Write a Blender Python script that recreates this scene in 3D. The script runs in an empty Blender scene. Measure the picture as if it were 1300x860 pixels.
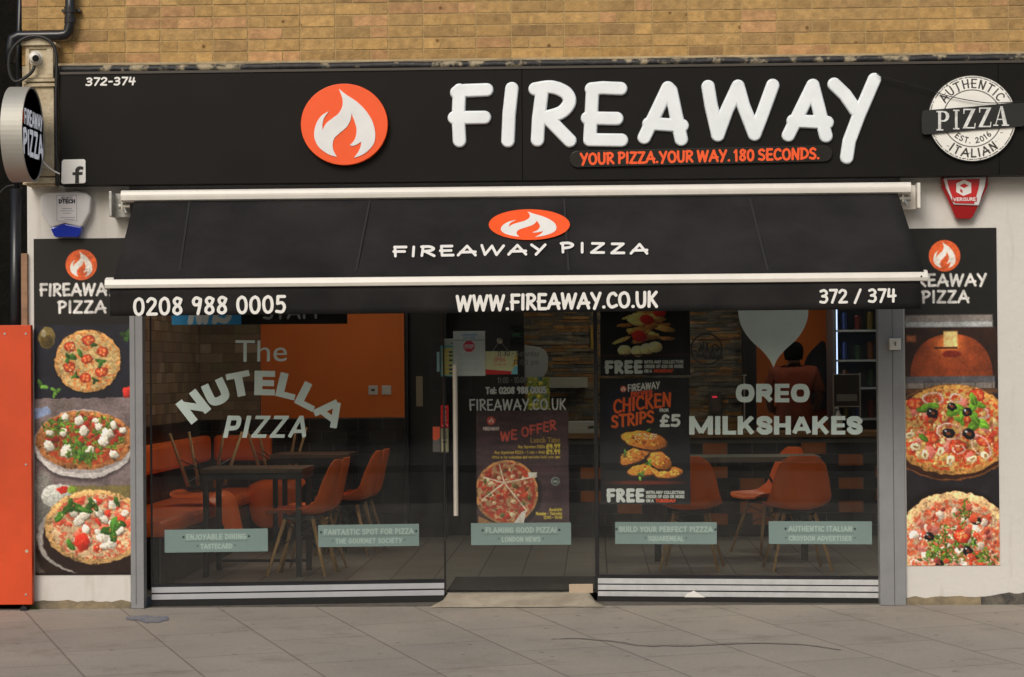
import bpy, bmesh, math, random
import numpy as np
from mathutils import Vector, Matrix
sc = bpy.context.scene
COL = sc.collection
R = math.radians

# ------------------------------------------------------------------ camera, sky, sun, exposure
F = 3000.0                                  # focal length in photograph pixels (1300 wide)
CAM = Vector((0.525, -15.0, 1.5))
cm = bpy.data.cameras.new("camera"); cam = bpy.data.objects.new("camera", cm); COL.objects.link(cam)
cm.sensor_width = 36; cm.lens = F / 1300 * 36; cm.clip_start = 0.1; cm.clip_end = 500
ROT = Matrix.Rotation(R(2.0), 4, 'Z') @ Matrix.Rotation(R(90) + 0.0133, 4, 'X') @ Matrix.Rotation(-0.008, 4, 'Z')
cam.matrix_world = Matrix.Translation(CAM) @ ROT
sc.camera = cam

w = bpy.data.worlds.new("World"); sc.world = w; w.use_nodes = True
nt = w.node_tree; nt.nodes.clear()
wo = nt.nodes.new("ShaderNodeOutputWorld"); bg = nt.nodes.new("ShaderNodeBackground")
sky = nt.nodes.new("ShaderNodeTexSky"); sky.sky_type = 'NISHITA'; sky.sun_disc = False
SUN_EL, SUN_AZ = 38, 200                    # degrees; the sun stands behind the camera, high, a little to the left
sky.sun_elevation = R(SUN_EL); sky.sun_rotation = R(SUN_AZ); sky.air_density = 1.5; sky.dust_density = 4.0; sky.ozone_density = 0.6
bg.inputs[1].default_value = 0.10
nt.links.new(sky.outputs[0], bg.inputs[0]); nt.links.new(bg.outputs[0], wo.inputs[0])
sl = bpy.data.lights.new("sun", 'SUN'); sl.energy = 1.7; sl.angle = R(26); sl.color = (1.0, 0.97, 0.93)
so = bpy.data.objects.new("sun", sl); COL.objects.link(so)
az = R(SUN_AZ); el = R(SUN_EL)
sd = Vector((math.sin(az) * math.cos(el), math.cos(az) * math.cos(el), math.sin(el)))
so.rotation_euler = sd.to_track_quat('Z', 'Y').to_euler(); so.location = sd * 30
vs = sc.view_settings; vs.view_transform = 'Standard'; vs.look = 'None'; vs.gamma = 1; vs.use_curve_mapping = False
vs.exposure = -0.08

# ------------------------------------------------------------------ helpers
rnd = random.Random(7)
def px_ray(x, y):
    return (ROT @ Vector(((x - 650) / F, -(y - 430) / F, -1, 0))).to_3d()
class Pl:
    """a real plane of the place: origin o, horizontal direction u, outward normal n; at() turns a photograph pixel into a point on it"""
    def __init__(s, o, u, v=(0, 0, 1)):
        s.o = Vector(o); s.u = Vector(u).normalized(); s.v = Vector(v).normalized(); s.n = s.u.cross(s.v)
        if s.n.y > 0: s.n = -s.n
    def at(s, x, y, off=0.0):
        d = px_ray(x, y); o = s.o + s.n * off
        t = (o - CAM).dot(s.n) / d.dot(s.n)
        return CAM + d * t
def P(x, y, Y=0.0):
    d = px_ray(x, y); t = (Y - CAM.y) / d.y
    return CAM + d * t
def lin(c):
    c = np.asarray(c, float)
    return np.where(c <= 0.04045, c / 12.92, ((np.maximum(c, 0.04045) + 0.055) / 1.055) ** 2.4)
def L255(r, g, b): return tuple(float(v) for v in lin(np.array([r, g, b]) / 255.0))

MATS = {}
def mat(name, col, rough=0.6, metal=0.0, noise=0.0, nscale=8.0, bump=0.0, bscale=60.0, spec=0.5, alpha=None, emit=None, estr=0.0, col2=None, coat=0.0):
    if name in MATS: return MATS[name]
    m = bpy.data.materials.new(name); m.use_nodes = True; MATS[name] = m
    t = m.node_tree; b = t.nodes["Principled BSDF"]
    b.inputs["Roughness"].default_value = rough; b.inputs["Metallic"].default_value = metal
    b.inputs["Specular IOR Level"].default_value = spec
    b.inputs["Coat Weight"].default_value = coat
    tc = t.nodes.new("ShaderNodeTexCoord")
    if noise > 0 or col2:
        n = t.nodes.new("ShaderNodeTexNoise"); n.inputs["Scale"].default_value = nscale; n.inputs["Detail"].default_value = 6; n.inputs["Roughness"].default_value = 0.65
        t.links.new(tc.outputs["Object"], n.inputs["Vector"])
        r = t.nodes.new("ShaderNodeValToRGB"); r.color_ramp.elements[0].position = 0.35; r.color_ramp.elements[1].position = 0.65
        if col2: a, c = col, col2
        else:
            a = tuple(v * (1 - noise) for v in col); c = tuple(min(1, v * (1 + noise)) for v in col)
        r.color_ramp.elements[0].color = (*a, 1); r.color_ramp.elements[1].color = (*c, 1)
        t.links.new(n.outputs[0], r.inputs[0]); t.links.new(r.outputs[0], b.inputs["Base Color"])
        rr = t.nodes.new("ShaderNodeMapRange"); rr.inputs["To Min"].default_value = max(0, rough - 0.08); rr.inputs["To Max"].default_value = min(1, rough + 0.08)
        t.links.new(n.outputs[0], rr.inputs[0]); t.links.new(rr.outputs[0], b.inputs["Roughness"])
    else:
        b.inputs["Base Color"].default_value = (*col, 1)
    if bump > 0:
        n2 = t.nodes.new("ShaderNodeTexNoise"); n2.inputs["Scale"].default_value = bscale; n2.inputs["Detail"].default_value = 5
        t.links.new(tc.outputs["Object"], n2.inputs["Vector"])
        bp = t.nodes.new("ShaderNodeBump"); bp.inputs["Strength"].default_value = bump; bp.inputs["Distance"].default_value = 0.01
        t.links.new(n2.outputs[0], bp.inputs["Height"]); t.links.new(bp.outputs[0], b.inputs["Normal"])
    if emit: b.inputs["Emission Color"].default_value = (*emit, 1); b.inputs["Emission Strength"].default_value = estr
    return m
def attr_mat(name, rough=0.5, spec=0.5, noise=0.06, nscale=30, bump=0.0, bscale=80, trans=0.0):
    """base colour from the mesh's own printed colours"""
    if name in MATS: return MATS[name]
    m = bpy.data.materials.new(name); m.use_nodes = True; MATS[name] = m
    t = m.node_tree; b = t.nodes["Principled BSDF"]; b.inputs["Roughness"].default_value = rough; b.inputs["Specular IOR Level"].default_value = spec
    a = t.nodes.new("ShaderNodeAttribute"); a.attribute_name = "Col"
    tc = t.nodes.new("ShaderNodeTexCoord"); n = t.nodes.new("ShaderNodeTexNoise"); n.inputs["Scale"].default_value = nscale; n.inputs["Detail"].default_value = 5
    t.links.new(tc.outputs["Object"], n.inputs["Vector"])
    mr = t.nodes.new("ShaderNodeMapRange"); mr.inputs["From Min"].default_value = 0.3; mr.inputs["From Max"].default_value = 0.7
    mr.inputs["To Min"].default_value = 1 - noise; mr.inputs["To Max"].default_value = 1 + noise
    t.links.new(n.outputs[0], mr.inputs[0])
    v = t.nodes.new("ShaderNodeVectorMath"); v.operation = 'SCALE'
    t.links.new(a.outputs["Color"], v.inputs[0]); t.links.new(mr.outputs[0], v.inputs["Scale"]); t.links.new(v.outputs[0], b.inputs["Base Color"])
    if bump > 0:
        n2 = t.nodes.new("ShaderNodeTexNoise"); n2.inputs["Scale"].default_value = bscale; n2.inputs["Detail"].default_value = 6
        t.links.new(tc.outputs["Object"], n2.inputs["Vector"])
        bp = t.nodes.new("ShaderNodeBump"); bp.inputs["Strength"].default_value = bump; bp.inputs["Distance"].default_value = 0.01
        t.links.new(n2.outputs[0], bp.inputs["Height"]); t.links.new(bp.outputs[0], b.inputs["Normal"])
    return m
def N(m): return m.node_tree

def wloc(o):
    v = Vector((0, 0, 0))
    while o: v = v + o.location; o = o.parent
    return v
def tag(o, label, cat, group=None):
    o["label"] = label; o["category"] = cat
    if group: o["group"] = group
    return o
def thing(name, label, cat, loc, group=None):
    o = bpy.data.objects.new(name, None); COL.objects.link(o); o.location = loc; o.empty_display_size = 0.1
    return tag(o, label, cat, group)
def link(name, me, m, parent=None, origin=None, kind=None, bevel=0, smooth=False, label=None):
    """me holds WORLD coordinates; the object's origin is its parent's origin, or `origin`"""
    o = bpy.data.objects.new(name, me); COL.objects.link(o)
    base = wloc(parent) if parent else Vector((0, 0, 0))
    if parent: o.parent = parent
    off = base
    if not parent and origin is not None: o.location = origin; off = Vector(origin)
    elif not parent:
        n = len(me.vertices); co = np.empty(n * 3); me.vertices.foreach_get("co", co); co = co.reshape(-1, 3)
        c = Vector(((co[:, 0].min() + co[:, 0].max()) / 2, (co[:, 1].min() + co[:, 1].max()) / 2, co[:, 2].min())); o.location = c; off = c
    me.transform(Matrix.Translation(-off))
    if m is not None:
        for mm in (m if isinstance(m, (list, tuple)) else [m]): me.materials.append(mm)
    if smooth:
        for p in me.polygons: p.use_smooth = True
    if bevel:
        b = o.modifiers.new("bevel", 'BEVEL'); b.width = bevel; b.segments = 2; b.limit_method = 'ANGLE'; b.angle_limit = R(40); b.harden_normals = False
    if kind: o["kind"] = kind
    if label: o["label"] = label
    return o

class MB:
    def __init__(s): s.v = []; s.f = []; s.c = []; s.mi = []
    def add(s, vs, fs, col=None, mi=0):
        k = len(s.v); s.v += [tuple(p) for p in vs]
        for f in fs: s.f.append(tuple(i + k for i in f)); s.c.append(col); s.mi.append(mi)
        return s
    def box(s, x0, x1, y0, y1, z0, z1, col=None, mi=0, M=None):
        vs = [(x0, y0, z0), (x1, y0, z0), (x1, y1, z0), (x0, y1, z0), (x0, y0, z1), (x1, y0, z1), (x1, y1, z1), (x0, y1, z1)]
        if M is not None: vs = [M @ Vector(p) for p in vs]
        return s.add(vs, [(0, 3, 2, 1), (4, 5, 6, 7), (0, 1, 5, 4), (1, 2, 6, 5), (2, 3, 7, 6), (3, 0, 4, 7)], col, mi)
    def quad(s, a, b, c, d, col=None, mi=0): return s.add([a, b, c, d], [(0, 1, 2, 3)], col, mi)
    def hexa(s, pts, col=None, mi=0):
        return s.add(pts, [(0, 3, 2, 1), (4, 5, 6, 7), (0, 1, 5, 4), (1, 2, 6, 5), (2, 3, 7, 6), (3, 0, 4, 7)], col, mi)
    def tube(s, pts, r, n=10, col=None, cap=True, mi=0):
        pts = [Vector(p) for p in pts]; rs = r if isinstance(r, (list, tuple)) else [r] * len(pts)
        k = len(s.v); prev = None
        for i, p in enumerate(pts):
            t = (pts[min(i + 1, len(pts) - 1)] - pts[max(i - 1, 0)]).normalized()
            if prev is None:
                a = t.orthogonal().normalized()
            else:
                a = (prev - t * prev.dot(t)).normalized()
            prev = a; b = t.cross(a)
            for j in range(n):
                an = 2 * math.pi * j / n
                s.v.append(tuple(p + (a * math.cos(an) + b * math.sin(an)) * rs[i]))
        for i in range(len(pts) - 1):
            for j in range(n):
                j2 = (j + 1) % n
                s.f.append((k + i * n + j, k + i * n + j2, k + (i + 1) * n + j2, k + (i + 1) * n + j)); s.c.append(col); s.mi.append(mi)
        if cap:
            s.f.append(tuple(k + j for j in reversed(range(n)))); s.c.append(col); s.mi.append(mi)
            e = k + (len(pts) - 1) * n; s.f.append(tuple(e + j for j in range(n))); s.c.append(col); s.mi.append(mi)
        return s
    def lathe(s, prof, c=(0, 0, 0), n=20, col=None, M=None, mi=0):
        k = len(s.v); c = Vector(c)
        for (r, z) in prof:
            for j in range(n):
                a = 2 * math.pi * j / n; p = Vector((r * math.cos(a), r * math.sin(a), z))
                if M is not None: p = M @ p
                s.v.append(tuple(c + p))
        for i in range(len(prof) - 1):
            for j in range(n):
                j2 = (j + 1) % n; s.f.append((k + i * n + j, k + i * n + j2, k + (i + 1) * n + j2, k + (i + 1) * n + j)); s.c.append(col); s.mi.append(mi)
        s.f.append(tuple(k + j for j in reversed(range(n)))); s.c.append(col); s.mi.append(mi)
        e = k + (len(prof) - 1) * n; s.f.append(tuple(e + j for j in range(n))); s.c.append(col); s.mi.append(mi)
        return s
    def prism(s, pts, depth, col=None, mi=0):
        """pts: closed outline of points in one plane; depth: vector"""
        d = Vector(depth); n = len(pts); a = [Vector(p) for p in pts]
        return s.add(a + [p + d for p in a], [tuple(range(n)), tuple(reversed(range(n, 2 * n)))] + [(i, i + n, (i + 1) % n + n, (i + 1) % n) for i in range(n)], col, mi)
    def mesh(s, name="mesh"):
        me = bpy.data.meshes.new(name); me.from_pydata(s.v, [], s.f); me.update()
        if any(c is not None for c in s.c):
            at = me.color_attributes.new("Col", 'FLOAT_COLOR', 'CORNER'); buf = []
            for f, c in zip(s.f, s.c): buf += list((*(c or (0.5, 0.5, 0.5)), 1.0)) * len(f)
            at.data.foreach_set("color", buf)
        if any(s.mi): me.polygons.foreach_set("material_index", s.mi)
        bm = bmesh.new(); bm.from_mesh(me); bmesh.ops.recalc_face_normals(bm, faces=bm.faces); bm.to_mesh(me); bm.free()
        return me
    def build(s, name, m, parent=None, **k): return link(name, s.mesh(name), m, parent, **k)

def catmull(pts, n=8, closed=False):
    pts = [tuple(p) for p in pts]
    if len(pts) < 3: return pts
    if closed: q = [pts[-1]] + pts + [pts[0], pts[1]]
    else: q = [pts[0]] + pts + [pts[-1]]
    out = []
    for i in range(1, len(q) - 2):
        p0, p1, p2, p3 = (np.array(q[i - 1]), np.array(q[i]), np.array(q[i + 1]), np.array(q[i + 2]))
        for k in range(n):
            t = k / n
            out.append(tuple(0.5 * ((2 * p1) + (-p0 + p2) * t + (2 * p0 - 5 * p1 + 4 * p2 - p3) * t * t + (-p0 + 3 * p1 - 3 * p2 + p3) * t ** 3)))
    if not closed: out.append(pts[-1])
    return out

# ---- stroke letters: cap height 1, each glyph = (width, strokes); a stroke is ('l'|'s', points), s = smooth
def _g(w, *st): return (w, st)
G = {
 'A': _g(.74, ('l', [(0, 0), (.38, 1)]), ('l', [(.38, 1), (.72, 0)]), ('l', [(.1, .32), (.72, .36)])),
 'B': _g(.6, ('l', [(.07, 0), (.07, 1)]), ('s', [(.07, .98), (.42, .96), (.5, .75), (.34, .55), (.07, .52)]), ('s', [(.07, .52), (.42, .5), (.58, .27), (.42, .04), (.07, .02)])),
 'C': _g(.62, ('s', [(.58, .84), (.42, .98), (.18, .88), (.04, .55), (.08, .2), (.28, .01), (.6, .12)])),
 'D': _g(.66, ('l', [(.08, 0), (.08, 1)]), ('s', [(.0, .98), (.38, .95), (.63, .62), (.52, .22), (.06, .01)])),
 'E': _g(.56, ('l', [(.08, 0), (.08, 1)]), ('l', [(.08, 1), (.52, 1)]), ('l', [(.02, .51), (.47, .52)]), ('l', [(.08, 0), (.54, .01)])),
 'F': _g(.55, ('l', [(.1, 0), (.08, 1)]), ('l', [(.06, .98), (.54, 1)]), ('l', [(.03, .5), (.48, .51)])),
 'G': _g(.68, ('s', [(.58, .86), (.4, .98), (.16, .86), (.03, .5), (.1, .14), (.34, .01), (.58, .14), (.62, .42)]), ('l', [(.36, .44), (.66, .44)])),
 'H': _g(.64, ('l', [(.06, 0), (.06, 1)]), ('l', [(.58, 0), (.58, 1)]), ('l', [(.06, .5), (.58, .52)])),
 'I': _g(.2, ('l', [(.1, 0), (.1, 1)])),
 'J': _g(.45, ('s', [(.38, 1), (.38, .3), (.22, .01), (.02, .12)])),
 'K': _g(.6, ('l', [(.07, 0), (.07, 1)]), ('l', [(.54, 1), (.09, .42)]), ('l', [(.2, .55), (.58, 0)])),
 'L': _g(.5, ('l', [(.07, 1), (.07, 0)]), ('l', [(.07, 0), (.48, .01)])),
 'M': _g(.82, ('l', [(.04, 0), (.14, 1)]), ('l', [(.14, 1), (.4, .25)]), ('l', [(.4, .25), (.68, 1)]), ('l', [(.68, 1), (.78, 0)])),
 'N': _g(.66, ('l', [(.06, 0), (.08, 1)]), ('l', [(.08, 1), (.56, 0)]), ('l', [(.56, 0), (.6, 1)])),
 'O': _g(.7, ('s', [(.35, 1), (.12, .85), (.04, .5), (.14, .12), (.36, 0), (.58, .14), (.66, .5), (.56, .88), (.35, 1)])),
 'P': _g(.56, ('l', [(.09, 0), (.09, 1)]), ('s', [(.02, .95), (.34, 1), (.54, .8), (.42, .55), (.09, .42)])),
 'Q': _g(.72, ('s', [(.35, 1), (.12, .85), (.04, .5), (.14, .12), (.36, 0), (.58, .14), (.66, .5), (.56, .88), (.35, 1)]), ('l', [(.42, .25), (.7, -.05)])),
 'R': _g(.6, ('l', [(.07, 0), (.09, 1)]), ('s', [(.02, .96), (.34, 1), (.53, .8), (.42, .58), (.12, .46)]), ('l', [(.2, .46), (.58, 0)])),
 'S': _g(.56, ('s', [(.5, .88), (.3, 1), (.08, .85), (.12, .6), (.38, .47), (.52, .24), (.36, .02), (.04, .08)])),
 'T': _g(.62, ('l', [(.31, 0), (.31, 1)]), ('l', [(.02, 1), (.6, 1)])),
 'U': _g(.64, ('s', [(.06, 1), (.06, .4), (.16, .06), (.34, 0), (.52, .12), (.57, .45), (.58, 1)])),
 'V': _g(.66, ('l', [(.03, 1), (.32, 0)]), ('l', [(.32, 0), (.62, 1)])),
 'W': _g(.96, ('l', [(.03, 1), (.2, 0)]), ('l', [(.2, 0), (.46, .95)]), ('l', [(.46, .95), (.68, 0)]), ('l', [(.68, 0), (.94, 1)])),
 'X': _g(.62, ('l', [(.03, 0), (.58, 1)]), ('l', [(.05, 1), (.58, 0)])),
 'Y': _g(.62, ('l', [(.03, 1), (.3, .48)]), ('l', [(.6, 1), (.2, -.06)])),
 'Z': _g(.6, ('l', [(.05, 1), (.55, 1)]), ('l', [(.55, 1), (.03, 0)]), ('l', [(.03, 0), (.58, .01)])),
 '0': _g(.58, ('s', [(.29, 1), (.1, .84), (.04, .5), (.12, .12), (.3, 0), (.48, .14), (.54, .5), (.46, .88), (.29, 1)])),
 '1': _g(.3, ('l', [(.16, 0), (.16, 1)]), ('l', [(.16, 1), (.02, .82)])),
 '2': _g(.56, ('s', [(.05, .82), (.22, 1), (.46, .9), (.46, .64), (.2, .26), (.04, .01)]), ('l', [(.04, .01), (.55, .02)])),
 '3': _g(.54, ('s', [(.06, .92), (.3, 1), (.48, .8), (.36, .58), (.18, .52)]), ('s', [(.18, .52), (.42, .48), (.5, .24), (.34, .02), (.04, .06)])),
 '4': _g(.58, ('l', [(.12, 1), (.06, .42)]), ('l', [(.06, .42), (.56, .46)]), ('l', [(.44, .95), (.4, 0)])),
 '5': _g(.54, ('l', [(.12, 1), (.5, 1)]), ('l', [(.12, 1), (.1, .56)]), ('s', [(.1, .56), (.36, .6), (.5, .34), (.36, .04), (.04, .06)])),
 '6': _g(.54, ('s', [(.42, 1), (.16, .72), (.05, .34), (.2, .02), (.42, .06), (.5, .3), (.34, .5), (.1, .4)])),
 '7': _g(.5, ('l', [(.03, 1), (.5, 1)]), ('l', [(.5, 1), (.18, 0)])),
 '8': _g(.56, ('s', [(.5, .9), (.26, 1), (.1, .82), (.2, .6), (.44, .4), (.48, .14), (.28, 0), (.08, .14), (.14, .4), (.4, .62), (.5, .9)])),
 '9': _g(.54, ('s', [(.46, .9), (.22, 1), (.06, .8), (.14, .56), (.38, .6), (.48, .9), (.44, .5), (.34, 0)])),
 '.': _g(.16, ('l', [(.07, .03), (.09, .03)])), ',': _g(.16, ('l', [(.09, .05), (.04, -.12)])),
 ':': _g(.16, ('l', [(.08, .1), (.08, .12)]), ('l', [(.08, .55), (.08, .57)])),
 '-': _g(.36, ('l', [(.04, .45), (.32, .45)])), '/': _g(.45, ('l', [(.03, -.06), (.42, 1)])), "'": _g(.12, ('l', [(.06, 1), (.05, .8)])),
 '+': _g(.45, ('l', [(.04, .45), (.4, .45)]), ('l', [(.22, .25), (.22, .65)])),
 '£': _g(.56, ('s', [(.5, .85), (.32, 1), (.18, .8), (.2, .4), (.06, .02)]), ('l', [(.04, .02), (.52, .02)]), ('l', [(.04, .48), (.4, .48)])),
 '!': _g(.14, ('l', [(.07, .3), (.07, 1)]), ('l', [(.07, .0), (.07, .03)])),
 'e': _g(.5, ('s', [(.05, .36), (.44, .4), (.36, .66), (.14, .64), (.04, .34), (.16, .03), (.44, .08)])),
 'l': _g(.16, ('l', [(.08, 0), (.08, 1)])), 'h': _g(.46, ('l', [(.06, 0), (.06, 1)]), ('s', [(.06, .45), (.24, .66), (.4, .5), (.4, 0)])),
 'n': _g(.46, ('l', [(.06, 0), (.06, .66)]), ('s', [(.06, .45), (.24, .66), (.4, .5), (.4, 0)])),
 'i': _g(.14, ('l', [(.07, 0), (.07, .62)]), ('l', [(.07, .86), (.07, .88)])),
 'm': _g(.7, ('l', [(.06, 0), (.06, .66)]), ('s', [(.06, .45), (.2, .66), (.34, .5), (.34, 0)]), ('s', [(.34, .45), (.5, .66), (.63, .5), (.63, 0)])),
 'a': _g(.5, ('s', [(.42, .6), (.16, .62), (.05, .3), (.18, .02), (.4, .16), (.42, .6)]), ('l', [(.42, .66), (.44, 0)])),
 'd': _g(.5, ('s', [(.42, .6), (.16, .62), (.05, .3), (.18, .02), (.4, .16)]), ('l', [(.43, 1), (.43, 0)])),
 'p': _g(.5, ('l', [(.06, .66), (.06, -.3)]), ('s', [(.06, .5), (.26, .68), (.45, .4), (.3, .02), (.06, .1)])),
 'r': _g(.36, ('l', [(.06, 0), (.06, .66)]), ('s', [(.06, .4), (.18, .62), (.34, .62)])),
 't': _g(.36, ('l', [(.16, 0), (.16, .9)]), ('l', [(.02, .62), (.34, .62)])),
 'u': _g(.46, ('s', [(.06, .66), (.06, .2), (.2, .0), (.4, .2)]), ('l', [(.4, .66), (.41, 0)])),
 'c': _g(.44, ('s', [(.4, .56), (.2, .66), (.04, .34), (.16, .03), (.42, .1)])),
 'o': _g(.5, ('s', [(.25, .66), (.06, .5), (.08, .1), (.26, 0), (.44, .14), (.42, .54), (.25, .66)])),
 's': _g(.42, ('s', [(.38, .58), (.18, .66), (.08, .48), (.32, .28), (.3, .04), (.04, .06)])),
 'g': _g(.5, ('s', [(.42, .6), (.16, .62), (.05, .34), (.18, .08), (.4, .2)]), ('s', [(.43, .66), (.42, -.1), (.24, -.3), (.06, -.2)])),
 'y': _g(.48, ('l', [(.04, .66), (.24, .02)]), ('l', [(.44, .66), (.12, -.3)])),
 'b': _g(.5, ('l', [(.06, 1), (.06, 0)]), ('s', [(.06, .5), (.26, .68), (.45, .4), (.3, .02), (.06, .1)])),
 'k': _g(.46, ('l', [(.06, 0), (.06, 1)]), ('l', [(.4, .66), (.08, .28)]), ('l', [(.16, .36), (.43, 0)])),
 'w': _g(.7, ('l', [(.03, .66), (.17, 0)]), ('l', [(.17, 0), (.34, .6)]), ('l', [(.34, .6), (.5, 0)]), ('l', [(.5, 0), (.66, .66)])),
 'v': _g(.46, ('l', [(.03, .66), (.22, 0)]), ('l', [(.22, 0), (.42, .66)])),
 'f': _g(.36, ('s', [(.34, .95), (.2, .98), (.16, .7), (.16, 0)]), ('l', [(.02, .6), (.32, .6)])),
 'z': _g(.44, ('l', [(.05, .64), (.4, .64)]), ('l', [(.4, .64), (.04, .01)]), ('l', [(.04, .01), (.42, .01)])),
 'x': _g(.44, ('l', [(.03, 0), (.4, .66)]), ('l', [(.05, .66), (.4, 0)])),
}
def layout(text, x0, x1, yb0, yb1, cap, jitter=0.0, gap=.16, space=.4, slant=0.0, cap1=None, seed=1):
    """polylines in photograph pixels (y down) of text fitted between x0 and x1; baseline runs yb0..yb1"""
    rr = random.Random(seed + len(text)); adv = 0; items = []
    for ch in text:
        if ch == ' ': adv += space; continue
        g = G.get(ch) or G.get(ch.upper())
        items.append((adv, g, rr.uniform(-1, 1), rr.uniform(-1, 1))); adv += g[0] + gap
    adv -= gap; sx = (x1 - x0) / adv; out = []; cap1 = cap if cap1 is None else cap1
    for (a, g, j1, j2) in items:
        t0 = (a + g[0] / 2) / adv; yb = yb0 + (yb1 - yb0) * t0; cp = cap + (cap1 - cap) * t0
        rot = j1 * jitter; dy = j2 * jitter * cp * 0.35
        for kind, pts in g[1]:
            q = catmull(pts, 6) if kind == 's' else pts
            o = []
            for (u, v) in q:
                uu = u - g[0] / 2; vv = v - .5
                U = uu - vv * rot * .8; V = vv + uu * rot
                o.append((x0 + (a + g[0] / 2 + U) * sx + slant * (V + .5) * cp, yb + dy - (V + .5) * cp))
            out.append(o)
    return out
def arc_layout(text, cx, cy, rx, ry, a0, a1, cap, gap=.2, inward=False, flat=1.0):
    """letters standing on an ellipse; angles in degrees, 90 = top; inward=True for words read along the bottom"""
    ws = [(G.get(c) or G[c.upper()])[0] if c != ' ' else .35 for c in text]; tot = sum(ws) + gap * (len(ws) - 1)
    out = []; adv = 0
    for ch, wd in zip(text, ws):
        if ch != ' ':
            g = G.get(ch) or G[ch.upper()]
            t = (adv + wd / 2) / tot; a = R(a0 + (a1 - a0) * t); scl = abs(R(a1 - a0)) * (rx + ry) / 2 / tot
            for kind, pts in g[1]:
                q = catmull(pts, 5) if kind == 's' else pts; o = []
                for (u, v) in q:
                    du = (u - wd / 2) * scl; rr_ = v * cap
                    if inward: ang = a + du / ((rx + ry) / 2); k = 1 - rr_ / ((rx + ry) / 2)
                    else: ang = a - du / ((rx + ry) / 2); k = 1 + rr_ / ((rx + ry) / 2)
                    o.append((cx + rx * k * math.cos(ang), cy - ry * k * math.sin(ang)))
                out.append(o)
        adv += wd + gap
    return out

def seg_dist(X, Y, ax, ay, bx, by):
    dx, dy = bx - ax, by - ay; l2 = dx * dx + dy * dy + 1e-12
    t = np.clip(((X - ax) * dx + (Y - ay) * dy) / l2, 0, 1)
    return np.hypot(X - (ax + t * dx), Y - (ay + t * dy))
def stroke_mesh(polys, hw, plane, ss=3.0, off=0.001, depth=0.0, edge=None, name="lettering"):
    """one clean mesh of round-ended pen strokes standing on a plane; depth > 0 gives a puffy body"""
    xs = [p[0] for q in polys for p in q]; ys = [p[1] for q in polys for p in q]
    x0, x1, y0, y1 = min(xs) - hw - 2, max(xs) + hw + 2, min(ys) - hw - 2, max(ys) + hw + 2
    nx = int((x1 - x0) * ss) + 2; ny = int((y1 - y0) * ss) + 2
    gx = x0 + np.arange(nx) / ss; gy = y0 + np.arange(ny) / ss
    D = np.full((ny, nx), -9.0)
    for q in polys:
        for a, b in zip(q[:-1], q[1:]):
            i0 = max(0, int((min(a[0], b[0]) - hw - 2 - x0) * ss)); i1 = min(nx, int((max(a[0], b[0]) + hw + 2 - x0) * ss) + 2)
            j0 = max(0, int((min(a[1], b[1]) - hw - 2 - y0) * ss)); j1 = min(ny, int((max(a[1], b[1]) + hw + 2 - y0) * ss) + 2)
            X, Y = np.meshgrid(gx[i0:i1], gy[j0:j1])
            D[j0:j1, i0:i1] = np.maximum(D[j0:j1, i0:i1], hw - seg_dist(X, Y, a[0], a[1], b[0], b[1]))
    ins = D > 0
    cell = ins[:-1, :-1] | ins[1:, :-1] | ins[:-1, 1:] | ins[1:, 1:]
    GY, GX = np.gradient(D, 1 / ss); X, Y = np.meshgrid(gx, gy)
    gn = np.hypot(GX, GY) + 1e-6; mv = np.where(D < 0, np.minimum(-D, 1.3 / ss), 0)
    X = X + GX / gn * mv; Y = Y + GY / gn * mv
    if depth > 0:
        e = edge or hw; t = np.clip(D / e, 0, 1); Hh = depth * np.sqrt(np.clip(1 - (1 - t) ** 2, 0, 1))
    else: Hh = np.zeros_like(D)
    jj, ii = np.nonzero(cell); idx = np.full(D.shape, -1); used = np.zeros(D.shape, bool)
    for dj in (0, 1):
        for di in (0, 1): used[jj + dj, ii + di] = True
    uj, ui = np.nonzero(used); idx[uj, ui] = np.arange(len(uj))
    M = np.array(ROT.to_3x3()); d = np.stack([(X[uj, ui] - 650) / F, -(Y[uj, ui] - 430) / F, -np.ones(len(uj))], 1) @ M.T
    n = np.array(plane.n); o = np.array(plane.o) + n * off; c = np.array(CAM)
    t = ((o - c) @ n) / (d @ n); co = c + d * t[:, None] + n * Hh[uj, ui][:, None]
    fc = np.stack([idx[jj, ii], idx[jj + 1, ii], idx[jj + 1, ii + 1], idx[jj, ii + 1]], 1)
    return np_mesh(name, co, fc)
def np_mesh(name, co, fc, cols=None, smooth=False):
    me = bpy.data.meshes.new(name); n = len(co); m = len(fc)
    me.vertices.add(n); me.vertices.foreach_set("co", np.ascontiguousarray(co, dtype=np.float32).ravel())
    me.loops.add(m * 4); me.polygons.add(m)
    me.loops.foreach_set("vertex_index", np.ascontiguousarray(fc, dtype=np.int32).ravel())
    me.polygons.foreach_set("loop_start", np.arange(m, dtype=np.int32) * 4)
    me.polygons.foreach_set("use_smooth", np.full(m, smooth, dtype=bool))
    me.update(calc_edges=True); me.validate()
    if cols is not None:
        at = me.color_attributes.new("Col", 'FLOAT_COLOR', 'POINT')
        at.data.foreach_set("color", np.concatenate([cols, np.ones((n, 1))], 1).astype(np.float32).ravel())
    return me

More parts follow.
